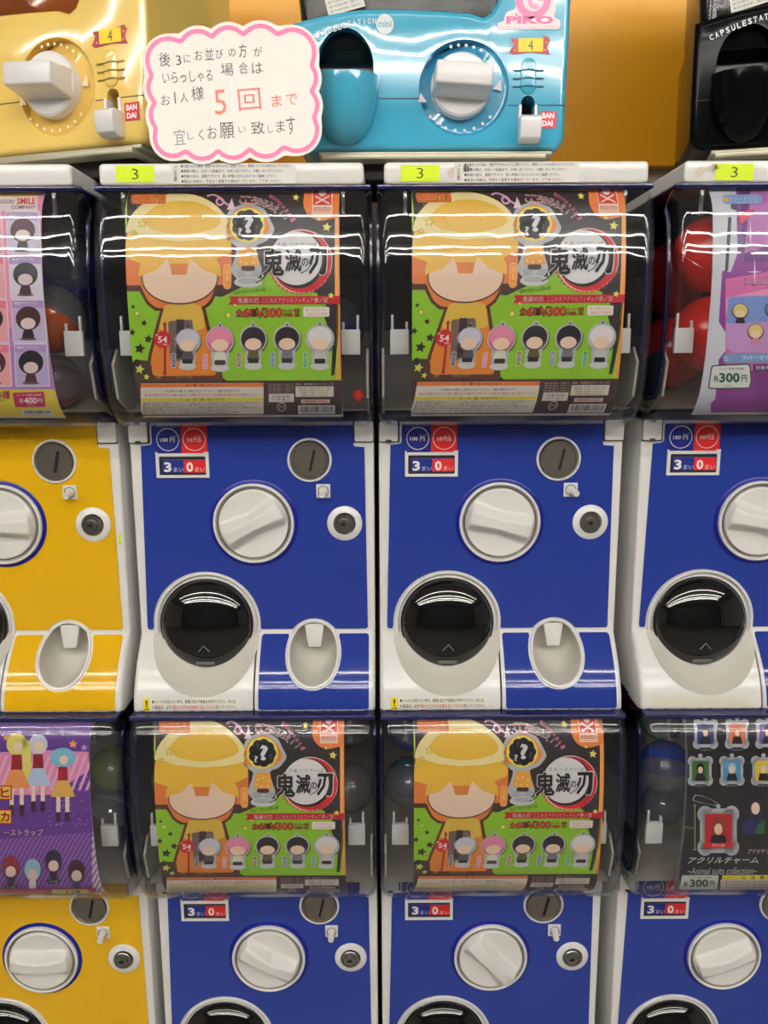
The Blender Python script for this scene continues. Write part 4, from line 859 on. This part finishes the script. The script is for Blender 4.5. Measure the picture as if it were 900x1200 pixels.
capsule('red', 'D', 0, -.0800, .083, .184, .0410, 'lower red capsule at the back left of the right-hand machine', (1.1, .4, 0), True)
capsule('red', 'D', 0, .0200, .030, .240, .0390, 'red capsule hidden behind the violet card', (1, .4, 0))
capsule('orange', 'A', 0, .0760, -.012, .222, .0350, 'orange and clear capsule beside the pink card', (radians(-25), radians(25), 0))
capsule('blue', 'A', 0, .0800, .058, .280, .0380, 'dark blue capsule above the orange one beside the pink card', (.6, .3, 0))
capsule('crimson', 'A', 0, .0700, .002, .156, .0290, 'red capsule at the bottom of the upper left case', (.6, .3, 0))
capsule('green', 'B', 0, -.0900, .040, .222, .0350, 'green capsule at the left of the green poster under the paper notice', (.2, .3, 0))
capsule('blue', 'B', 0, .0900, .060, .215, .0340, 'dark blue capsule at the right of the green poster under the paper notice', (.2, -.3, 0))
capsule('red', 'B', 0, .1180, -.026, .1415, .0065, 'tiny red ball on the tray beside the poster under the paper notice')
capsule('plum', 'C', 0, .0950, .050, .235, .0340, 'dark plum capsule right of the upper green poster near the red capsules', (.2, -.3, 0))
capsule('lime', 'A', 1, .1020, .000, .250, .0260, 'lime green capsule beside the purple striped card', (radians(90), 0, 0))
capsule('silver', 'A', 1, .0930, .010, .190, .0270, 'grey clear capsule under the lime green one beside the purple card', (2, .3, 0))
capsule('silver', 'B', 1, -.1060, -.020, .248, .0200, 'small silvery capsule left of the lower poster next to the yellow machine', (1, .3, 0))
capsule('brown', 'B', 1, .1000, .020, .295, .0270, 'dark brown capsule top right in the lower case next to the yellow machine', (.4, .3, 0))
capsule('brown', 'B', 1, .1020, .000, .226, .0290, 'brown capsule low right in the lower case next to the yellow machine', (.4, .9, 0))
capsule('blue', 'C', 1, -.0980, .010, .298, .0280, 'blue capsule top left in the lower case beside the black card machine', (.4, .3, 0))
capsule('teal', 'C', 1, -.0990, .000, .232, .0300, 'teal capsule low left in the lower case beside the black card machine', (2, .3, 0))
capsule('green', 'C', 1, .1010, .004, .262, .0270, 'green capsule right of the lower poster beside the black card', (.8, -.3, 0))
capsule('crimson', 'D', 1, -.0990, .060, .318, .0220, 'dark red capsule at the top left behind the black card', (.4, .3, 0))
capsule('green', 'D', 1, -.0920, .002, .310, .0250, 'dark green capsule at the top left beside the black card', (.8, .3, 0))
capsule('blue', 'D', 1, -.0850, .000, .250, .0310, 'large blue capsule beside the black card', (2.4, .3, 0))
capsule('teal', 'D', 1, -.0780, .020, .191, .0255, 'teal capsule lowest beside the black card', (1, .3, 0))

# ------------------------------------------------------------------ compact machines on the top shelf level
def blob(a, pts, c, L=0): a.poly(pts, c, L)
def compact(key, rgb, label, loc, rotz, globe_mat, recess_rgb, tagged=True, extras=()):
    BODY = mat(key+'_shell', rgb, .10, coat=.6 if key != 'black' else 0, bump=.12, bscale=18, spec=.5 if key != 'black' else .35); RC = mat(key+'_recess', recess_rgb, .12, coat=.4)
    if key == 'black': BODY.node_tree.nodes['Principled BSDF'].inputs['IOR'].default_value = 1.22
    WH = mat('bright_white_plastic', (226, 224, 226), .25, coat=.2)
    root = thing('compact_capsule_machine', label, 'capsule machine', loc, rotz)
    # front shell with arched dispenser opening, round knob recess and coin return slot
    out = [(-.137, .014)]+[(-.137+.014*(1-cos(pi/2*k/6)), .014-.014*sin(pi/2*k/6)) for k in range(1, 7)]
    out = [(-.123+(.246)*k/12, 0) for k in range(13)]+[(.123+.014*sin(pi/2*k/6), .014-.014*cos(pi/2*k/6)) for k in range(1, 7)]
    out += [(.1375, .06), (.139, .10), (.1395, .150), (.140, .215), (.136, .222), (.092, .222), (.0860, .214), (.0760, .165), (.0640, .138), (.0590, .1300), (.0520, .1262)]
    out += [(.0520-.19*k/14, .1262+.0085*sin(pi*min(1, .12+.62*k/14))-.0170*max(0, k/14-.55)**1.6*2.2) for k in range(1, 15)]
    out += [(-.1378, .100), (-.1376, .06), (-.137, .014)]+[(-.137+.014*(1-cos(pi/2*k/6)), .014-.014*sin(pi/2*k/6)) for k in range(1, 6)]
    hx = -.0870; hole = [(hx-.0290, .050), (hx+.0290, .050)]+[(hx+.0290*cos(pi*k/20), .0785+.0375*sin(pi*k/20)) for k in range(21)]
    kx, kz = .0300, .0600; rec = circ(kx+.003, kz-.001, .0455, 56)
    sl = [(.0915, .0200), (.1050, .0200)]+[(.09825+.0068*cos(pi*k/12), .0450+.0068*sin(pi*k/12)) for k in range(13)]
    m = MB(); slab(m, out, 0, .170, .0070, holes=[hole, rec, sl], n=5, wall=.030)
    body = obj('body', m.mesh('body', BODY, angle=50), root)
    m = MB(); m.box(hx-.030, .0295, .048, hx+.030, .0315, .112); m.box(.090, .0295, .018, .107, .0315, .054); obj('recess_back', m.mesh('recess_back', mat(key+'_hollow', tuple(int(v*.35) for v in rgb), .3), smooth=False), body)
    # knob recess: deep on the upper left, running out flush on the lower right
    rows = []
    for t in [1, .97, .9, .8, .6, .4, .2, .01]:
        row = []
        for k in range(56):
            a_ = 2*pi*k/56; dirv = max(0, -cos(a_-radians(-40)))
            deep = .0025+.0125*dirv*t; row.append((kx+.003+.0456*t*cos(a_), (deep if t < .999 else 0.0), kz-.001+.0456*t*sin(a_)))
        rows.append(row)
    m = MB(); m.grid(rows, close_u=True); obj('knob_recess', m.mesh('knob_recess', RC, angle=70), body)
    # seam across the shell
    m = MB()
    for x0, x1, z in ((-.1340, hx-.029, .0475), (hx+.032, kx-.042, .0495), (kx+.048, .0905, .0425), (.1075, .1350, .0425)): m.box(x0, -.0004, z-.0005, x1, .002, z+.0005)
    obj('seam', m.mesh('seam', mat(key+'_seam', tuple(int(v*.45) for v in rgb), .6), smooth=False), body, kind='stuff')
    # bulging cup under the opening
    cxx = hx; rows = []
    for i in range(19):
        s_ = i/18; rr = sqrt(max(0, 1-(1-s_)**2.4)); rows.append([(cxx+.0345*rr*cos(pi*k/32), .004-.040*rr**.9*sin(pi*k/32)**.8, .0035+.0655*s_-.003*sin(pi*k/32)*s_) for k in range(33)])
    rows.append([(cxx+.0325*cos(pi*k/32), .004-.0378*sin(pi*k/32)**.8, .0688-.003*sin(pi*k/32)) for k in range(33)])
    rows.append([(cxx+.0315*cos(pi*k/32), .004-.0366*sin(pi*k/32)**.8, .0600) for k in range(33)])
    rows.append([(cxx+.0315*.3*cos(pi*k/32), .004-.0366*.3*sin(pi*k/32), .040) for k in range(33)])
    m = MB(); m.grid(rows); obj('dispenser_cup', m.mesh('dispenser_cup', BODY, angle=60), root)
    # knob
    m = MB(); m.lathe([(.0305, .006), (.0310, -.004), (.0302, -.0085), (.0280, -.0105), (.0, -.0110)], 64, kx, kz); kn = obj('knob', m.mesh('knob', WH), root)
    m = MB(); F0 = [(-.0290, -.0145), (.0290, -.0145), (.0290, .0130), (-.0290, .0130)]; F1 = [(-.0275, -.0085), (.0275, -.0085), (.0275, .0120), (-.0275, .0120)]
    v = [(x, -.008, z) for x, z in F0]+[(x, -.040, z) for x, z in F1]; m.add(v, [(0, 1, 2, 3), (7, 6, 5, 4), (0, 4, 5, 1), (1, 5, 6, 2), (2, 6, 7, 3), (3, 7, 4, 0)])
    h = obj('knob_grip', m.mesh('knob_grip', WH, bevel=.0022), kn, (kx, 0, kz), (0, radians(4), 0))
    # grille: pill and three lines
    m = MB(); slab(m, rrect(.0905, .0530, .1055, .0870, .0073), -.0016, .001, .0012); obj('vent_pill', m.mesh('vent_pill', BODY), body)
    for k in range(3):
        m = MB(); m.tube([(.0825, -.0004, .0750-.0075*k), (.0905, -.0010, .0750-.0075*k), (.098, -.0022, .0757-.0075*k), (.1055, -.0010, .0750-.0075*k), (.1135, -.0004, .0750-.0075*k)], .0009, 8); obj('grille_line', m.mesh('grille_line', mat(key+'_line', tuple(int(v*.72) for v in rgb), .5)), body)
    # white coin return: two rails and a rounded pocket
    m = MB(); m.box(.0888, -.0030, .0170, .0918, .010, .0425); m.box(.1048, -.0030, .0170, .1078, .010, .0425); cr = obj('coin_return', m.mesh('coin_return', WH, bevel=.0008), root)
    pr = [(.0, .0290), (-.014, .0300), (-.0195, .0270), (-.0195, .0160), (-.0165, .0080), (-.010, .0050), (.0, .0050)]
    m = MB(); m.add([(x, y, z) for x in (.0885, .1095) for y, z in pr], [tuple(range(7)), tuple(range(13, 6, -1))]+[(i, (i+1) % 7, (i+1) % 7+7, i+7) for i in range(7)])
    obj('coin_pocket', m.mesh('coin_pocket', WH, bevel=.0012), cr)
    # clear globe above
    m = MB(); slab(m, rpoly([(-.128, .090), (.128, .090), (.134, .150), (.134, .300), (-.134, .300), (-.134, .150)], .02, 6), .012, .165, .012)
    obj('capsule_globe', m.mesh('capsule_globe', globe_mat, angle=50), root, label='clear globe for the capsules')
    m = MB(); m.box(-.115, .004, -.0040, .125, .150, .0); m.box(-.112, -.002, -.0085, .118, .150, -.0035); obj('base_plate', m.mesh('base_plate', mat('pale_metal_plate', (176, 172, 150), .35, metal=.3), bevel=.001), root)
    m = MB(); m.box(-.100, .020, -.0248, .105, .150, -.008); obj('foot', m.mesh('foot', mat('dark_rubber', (34, 28, 24), .7), bevel=.002), root)
    # print on the shell (mm)
    a = Art(); RW = (240, 232, 236)
    a.rect(111, 20.5, 127.5, 37.0, (206, 26, 48), 0); a.text('BAN', 119.1, 32.6, 12.4, 5.4, RW, 1, .05, up=1); a.text('DAI', 118.5, 25.2, 11, 5.4, RW, 1, .05, up=1)
    obj('maker_sticker', a.mesh('maker_sticker', flat(-.0006)), body, label='small square red sticker'); a = Art()
    col = (216, 208, 214) if key != 'yellow' else (240, 220, 190)
    for k in range(8): t = radians(222+k*13.5); a.ell(kx*1000+41.5*cos(t), kz*1000+41.5*sin(t), 1.6, 1.6, col, 3, 12)
    for k in range(6): t = radians(50+k*11); a.ell(kx*1000+40.5*cos(t), kz*1000+39*sin(t), 1.6, 1.6, col, 3, 12)
    a.poly([(kx*1000-43, kz*1000-14), (kx*1000-34.5, kz*1000-14), (kx*1000-41, kz*1000-5)], col, 3); a.poly([(kx*1000+33, kz*1000-2), (kx*1000+41, kz*1000-4), (kx*1000+40, kz*1000+7)], col, 3)
    obj('dial_marks', a.mesh('dial_marks', flat(-.0004)), body, kind='stuff'); a = Art()
    for i, ch in enumerate('CAPSULESTATION'):
        t = i/13; x = -122+65*t; z = 106.5+15.5*sin(pi*.5*t)-.4; a.text(ch, x, z, 3.6 if ch != 'I' else 1.0, 5.6, (206, 214, 220), 1, .03, rot=21*cos(pi*.5*t), up=1)
    a.ell(-46.5, 118.5, 8.6, 9.4, (214, 222, 226), 1); a.text('mini', -46.5, 118.8, 13.4, 6.4, (120, 168, 190) if key != 'black' else (60, 60, 66), 2, .03, up=1)
    obj('arched_lettering', a.mesh('arched_lettering', flat(-.0006)), body)
    if tagged:
        a = Art()
        a.poly([(78, 92), (82, 98), (80, 105), (96, 103), (116, 107), (119, 103), (116, 96), (119, 90), (100, 92), (82, 90)], (176, 52, 50), 2); a.rect(87, 92.5, 112, 105, (246, 214, 20), 3); a.text('4', 99.5, 98.6, 5, 9.4, (52, 60, 30), 4, 0, up=1)
        for x, z in ((82, 100), (115, 101), (84, 94), (114, 94)): a.ell(x, z, .8, .8, (240, 200, 190), 4, 8)
        obj('price_sticker', a.mesh('price_sticker', flat(-.0006)), body, label='dark red tag sticker with a yellow 4')
    if 'piko' in extras:
        a = Art()
        a.poly(rpoly([(66, 113), (128, 113), (129, 121), (122, 124), (124, 133), (119, 150), (96, 156), (82, 148), (84, 132), (74, 129), (72, 121), (66, 119)], 3), (234, 222, 228), 2)
        a.ring(101, 140, 10.5, 17.5, (238, 130, 180), 3, 40, 40, 380); a.ring(103, 139, 3.5, 7.5, (240, 150, 192), 3, 30, 0, 300); a.text('PIKO', 98, 121.6, 47, 7.4, (232, 108, 164), 3, .05, up=1); a.ell(84.5, 126.5, 1.2, 1.4, (232, 108, 164), 3, 10)
        a.text('www  piko  capsule  station', 98, 115, 56, 1.8, (220, 150, 180), 3, 0, up=1, res=1)
        obj('maker_badge', a.mesh('maker_badge', flat(-.0006)), body, label='white sticker with pink swirl and lettering')
    # recess marks sit in the hollow, keep them just proud of the shell face
    a = Art(); a.rect(-19, -14, 19, 14, (206, 204, 196)); 
    for k in range(6): a.text('●カプセルを取り出す時は、ご注意ください。', 0, 10.4-4.2*k, 32, 2.6, (86, 84, 84), 1, .01, up=1, res=1)
    obj('notice_label', a.mesh('notice_label', flat(0)), root, (-.088, .0085, .1475), (0, radians(-14 if key != 'black' else -12), 0))
    return root
GY = clear('amber_globe', (.62, .44, .32), haze=.25, hazecol=(120, 60, 30), rough=.05); GT = clear('teal_globe', (.20, .26, .28), haze=.25, hazecol=(24, 44, 52), rough=.12, f0=.02); GB = clear('black_globe', (.10, .10, .13), haze=.2, hazecol=(16, 16, 24), rough=.08, f0=.03)
TZ = ZK+.389
compact('yellow', (236, 204, 112), 'pale yellow compact capsule machine on top at the far left, white knob facing left', (-.357, -.003, TZ), radians(-18), GY, (228, 190, 96), True)
compact('cyan', (66, 166, 200), 'sky blue compact capsule machine on top behind the pink-edged paper notice', (.0499, -.004, TZ), 0, GT, (56, 148, 188), True, ('piko',))
compact('black', (10, 11, 14), 'glossy black compact capsule machine on top at the right edge', (.4500, -.030, TZ), radians(-14), GB, (8, 8, 10), False)
for key_, x, y, z, r, lab in (('silver', .02, .07, .150, .030, 'clear capsule inside the globe of the sky blue compact machine'), ('green', .06, .05, .148, .024, 'green capsule inside the globe of the sky blue compact machine')):
    c = thing('capsule', lab, 'capsule', (.0499+x, y, TZ+z)); c.scale = (r, r, r); obj('lower_shell', ME[key_+'lower'], c); obj('upper_shell', ME[key_+'upper'], c)
c = thing('capsule', 'rust red capsule inside the globe of the pale yellow compact machine', 'capsule', (-.400, .080, TZ+.145)); c.scale = (.032,)*3; obj('lower_shell', ME['redlower'], c); obj('upper_shell', ME['brownupper'], c)

# ------------------------------------------------------------------ scalloped paper notice with handwriting
CUSPS = [(228,672,.26),(380,672,.26),(530,665,.26),(692,655,.44),(838,522,.20),(828,405,.20),(830,288,.44),(672,152,.27),(513,150,.27),(365,160,.27),(218,182,.44),(78,328,.20),(88,452,.20),(90,570,.44)]  # cusp points in pixels of an enlarged image crop, with bump ratios
def cloud():
    """cloud outline in mm: cusps joined by round bumps, large ones on the corners"""
    C = [((x-460)*.2, (420-y)*.2, b) for x, y, b in CUSPS]; pts = []
    for i, (x, y, b) in enumerate(C):
        p = Vector((x, y)); q = Vector(C[(i+1) % len(C)][:2]); d = q-p; nn = Vector((d.y, -d.x)).normalized(); L = d.length
        h = b*L; R_ = (L*L/4+h*h)/(2*h); half = math.asin(min(1, L/2/R_)); c = (p+q)/2-nn*(R_-h)
        for k in range(12):
            a = -half+2*half*k/12; v = nn*cos(a)+d.normalized()*sin(a); o = c+v*R_; pts.append((o.x, o.y))
    return pts
def smooth_loop(p, n=2):
    for _ in range(n): p = [((p[i-1][0]+2*p[i][0]+p[(i+1) % len(p)][0])/4, (p[i-1][1]+2*p[i][1]+p[(i+1) % len(p)][1])/4) for i in range(len(p))]
    return p
base = cloud()
rt = thing('paper_notice', 'white cloud-shaped paper notice with pink edge and handwriting, leaning above the left green poster', 'sign', (-.1405, -.0625, ZK+.4255))
rt.rotation_euler = (radians(-5), 0, 0)
outer = smooth_loop(inset(smooth_loop(base, 3), -5.6), 2)
m = MB(); slab(m, [(x*.001, y*.001) for x, y in outer], -.0004, .0004, 0); obj('card', m.mesh('card', mat('glossy_white_card', (238, 232, 226), .4), smooth=False), rt)
a = Art(); p0 = smooth_loop(base, 1); outp = inset(p0, -1.9); inn = inset(p0, 2.2)
for i in range(len(base)): a.poly([outp[i-1], outp[i], inn[i], inn[i-1]], (240, 112, 166), 0)
K = (46, 44, 50); G = (84, 82, 88); RD = (222, 104, 86)
for st, x, y, w_, h_, c, r_ in (('後', 140, 258, 54, 62, K, -3), ('3', 205, 262, 24, 44, K, 4), ('に', 245, 255, 30, 36, K, 4), ('お', 300, 240, 38, 44, K, 3), ('並', 350, 235, 42, 52, K, 2), ('び', 398, 235, 34, 42, K, 3), ('の', 458, 229, 34, 34, K, 3), ('方', 508, 220, 36, 62, K, 2), ('が', 580, 225, 42, 42, K, 4),
        ('いらっしゃる', 245, 337, 236, 52, K, 3), ('場', 432, 305, 60, 58, G, 2), ('合', 510, 298, 44, 52, G, 2), ('は', 575, 298, 50, 50, K, 3),
        ('お', 138, 442, 44, 44, G, 3), ('1', 183, 432, 6, 52, G, 3), ('人', 226, 430, 36, 46, G, 3), ('様', 290, 412, 58, 62, K, 3), ('5', 397, 452, 56, 112, RD, 3), ('回', 535, 440, 106, 98, RD, 4), ('ま', 664, 448, 50, 52, RD, 3), ('で', 735, 442, 54, 50, RD, 3),
        ('宜', 200, 610, 54, 72, (140, 138, 142), 3), ('し', 250, 605, 26, 36, G, 4), ('く', 302, 600, 24, 50, G, 4), ('お', 355, 590, 46, 56, G, 3), ('願', 425, 582, 68, 74, K, 3), ('い', 497, 578, 34, 28, G, 3), ('致', 572, 570, 62, 60, K, 4), ('し', 632, 576, 24, 36, G, 4), ('ま', 680, 564, 40, 52, K, 3), ('す', 730, 560, 42, 84, K, 5)):
    a.text(st, (x-460)*.2, (420-y)*.2, w_*.2, h_*.2, c, 2, -.004, rot=r_, up=1)
obj('lettering', a.mesh('lettering', flat(-.0006)), rt, label='handwritten black and red lettering inside a pink scalloped line')

# ------------------------------------------------------------------ room shell and lamps
def wall(name, x0, y0, z0, x1, y1, z1, m):
    b = MB(); b.box(x0, y0, z0, x1, y1, z1); return struct(name, b.mesh(name, m, smooth=False))
FLOOR = mat('floor_tile', (128, 124, 118), .35, noise=.05, nscale=3)
CEILM = mat('ceiling_board', (200, 198, 192), .9, bump=.2, bscale=60)
wall('floor', -5, -6, -.1, 5, .5, 0, FLOOR); wall('ceiling', -5, -6, CEIL, 5, .5, CEIL+.1, CEILM)
wall('wall_back', -5, .34, 0, 5, .5, CEIL, mat('grey_wall', (176, 170, 158), .7, noise=.03))
wall('wall_front', -5, -6.1, 0, 5, -6, CEIL, mat('far_wall', (96, 91, 86), .7, noise=.1, nscale=2))
wall('wall_left', -5.1, -6, 0, -5, .5, CEIL, mat('side_wall', (205, 200, 190), .7, noise=.03)); wall('wall_right', 5, -6, 0, 5.1, .5, CEIL, mat('side_wall', (205, 200, 190), .7))
b = MB(); b.box(-1.4, .316, ZK+.4415, 1.4, .339, ZK+1.35)
thing('backing_board', 'orange board standing behind the machines on the top shelf', 'board', me=b.mesh('backing_board', mat('orange_board', (242, 172, 26), .38, noise=.03, nscale=2), bevel=.001))
b = MB(); b.box(-.58, 0.02, 0, .58, .33, ZK-ROW-.2052)
thing('machine_stand', 'dark plinth under the two rows of capsule machines, below the picture', 'stand', me=b.mesh('machine_stand', mat('dark_wood', (60, 46, 36), .5, noise=.2), bevel=.002))
TUBE = mat('fluorescent_tube', (255, 250, 242), .5, emit=LAMP)
hs = MB(); hs.box(-.62, -.055, 0, .62, .055, .04); HM = hs.mesh('housing', mat('lamp_housing', (225, 224, 220), .4), bevel=.004)
tb = MB(); tb.tube([(-.60, 0, 0), (.60, 0, 0)], .013, 12); TM = tb.mesh('tube', TUBE)
n = 0
for y in LAMP_ROWS:
    for x in (-2.5, -1.25, 0, 1.25, 2.5):
        t = thing('ceiling_light', 'white fluorescent ceiling batten above the aisle, outside the picture', 'ceiling light', (x, y, CEIL-.04), group='fluorescent battens on the ceiling')
        obj('housing', HM, t)
        obj('tube', TM, t, (0, 0, -.016))
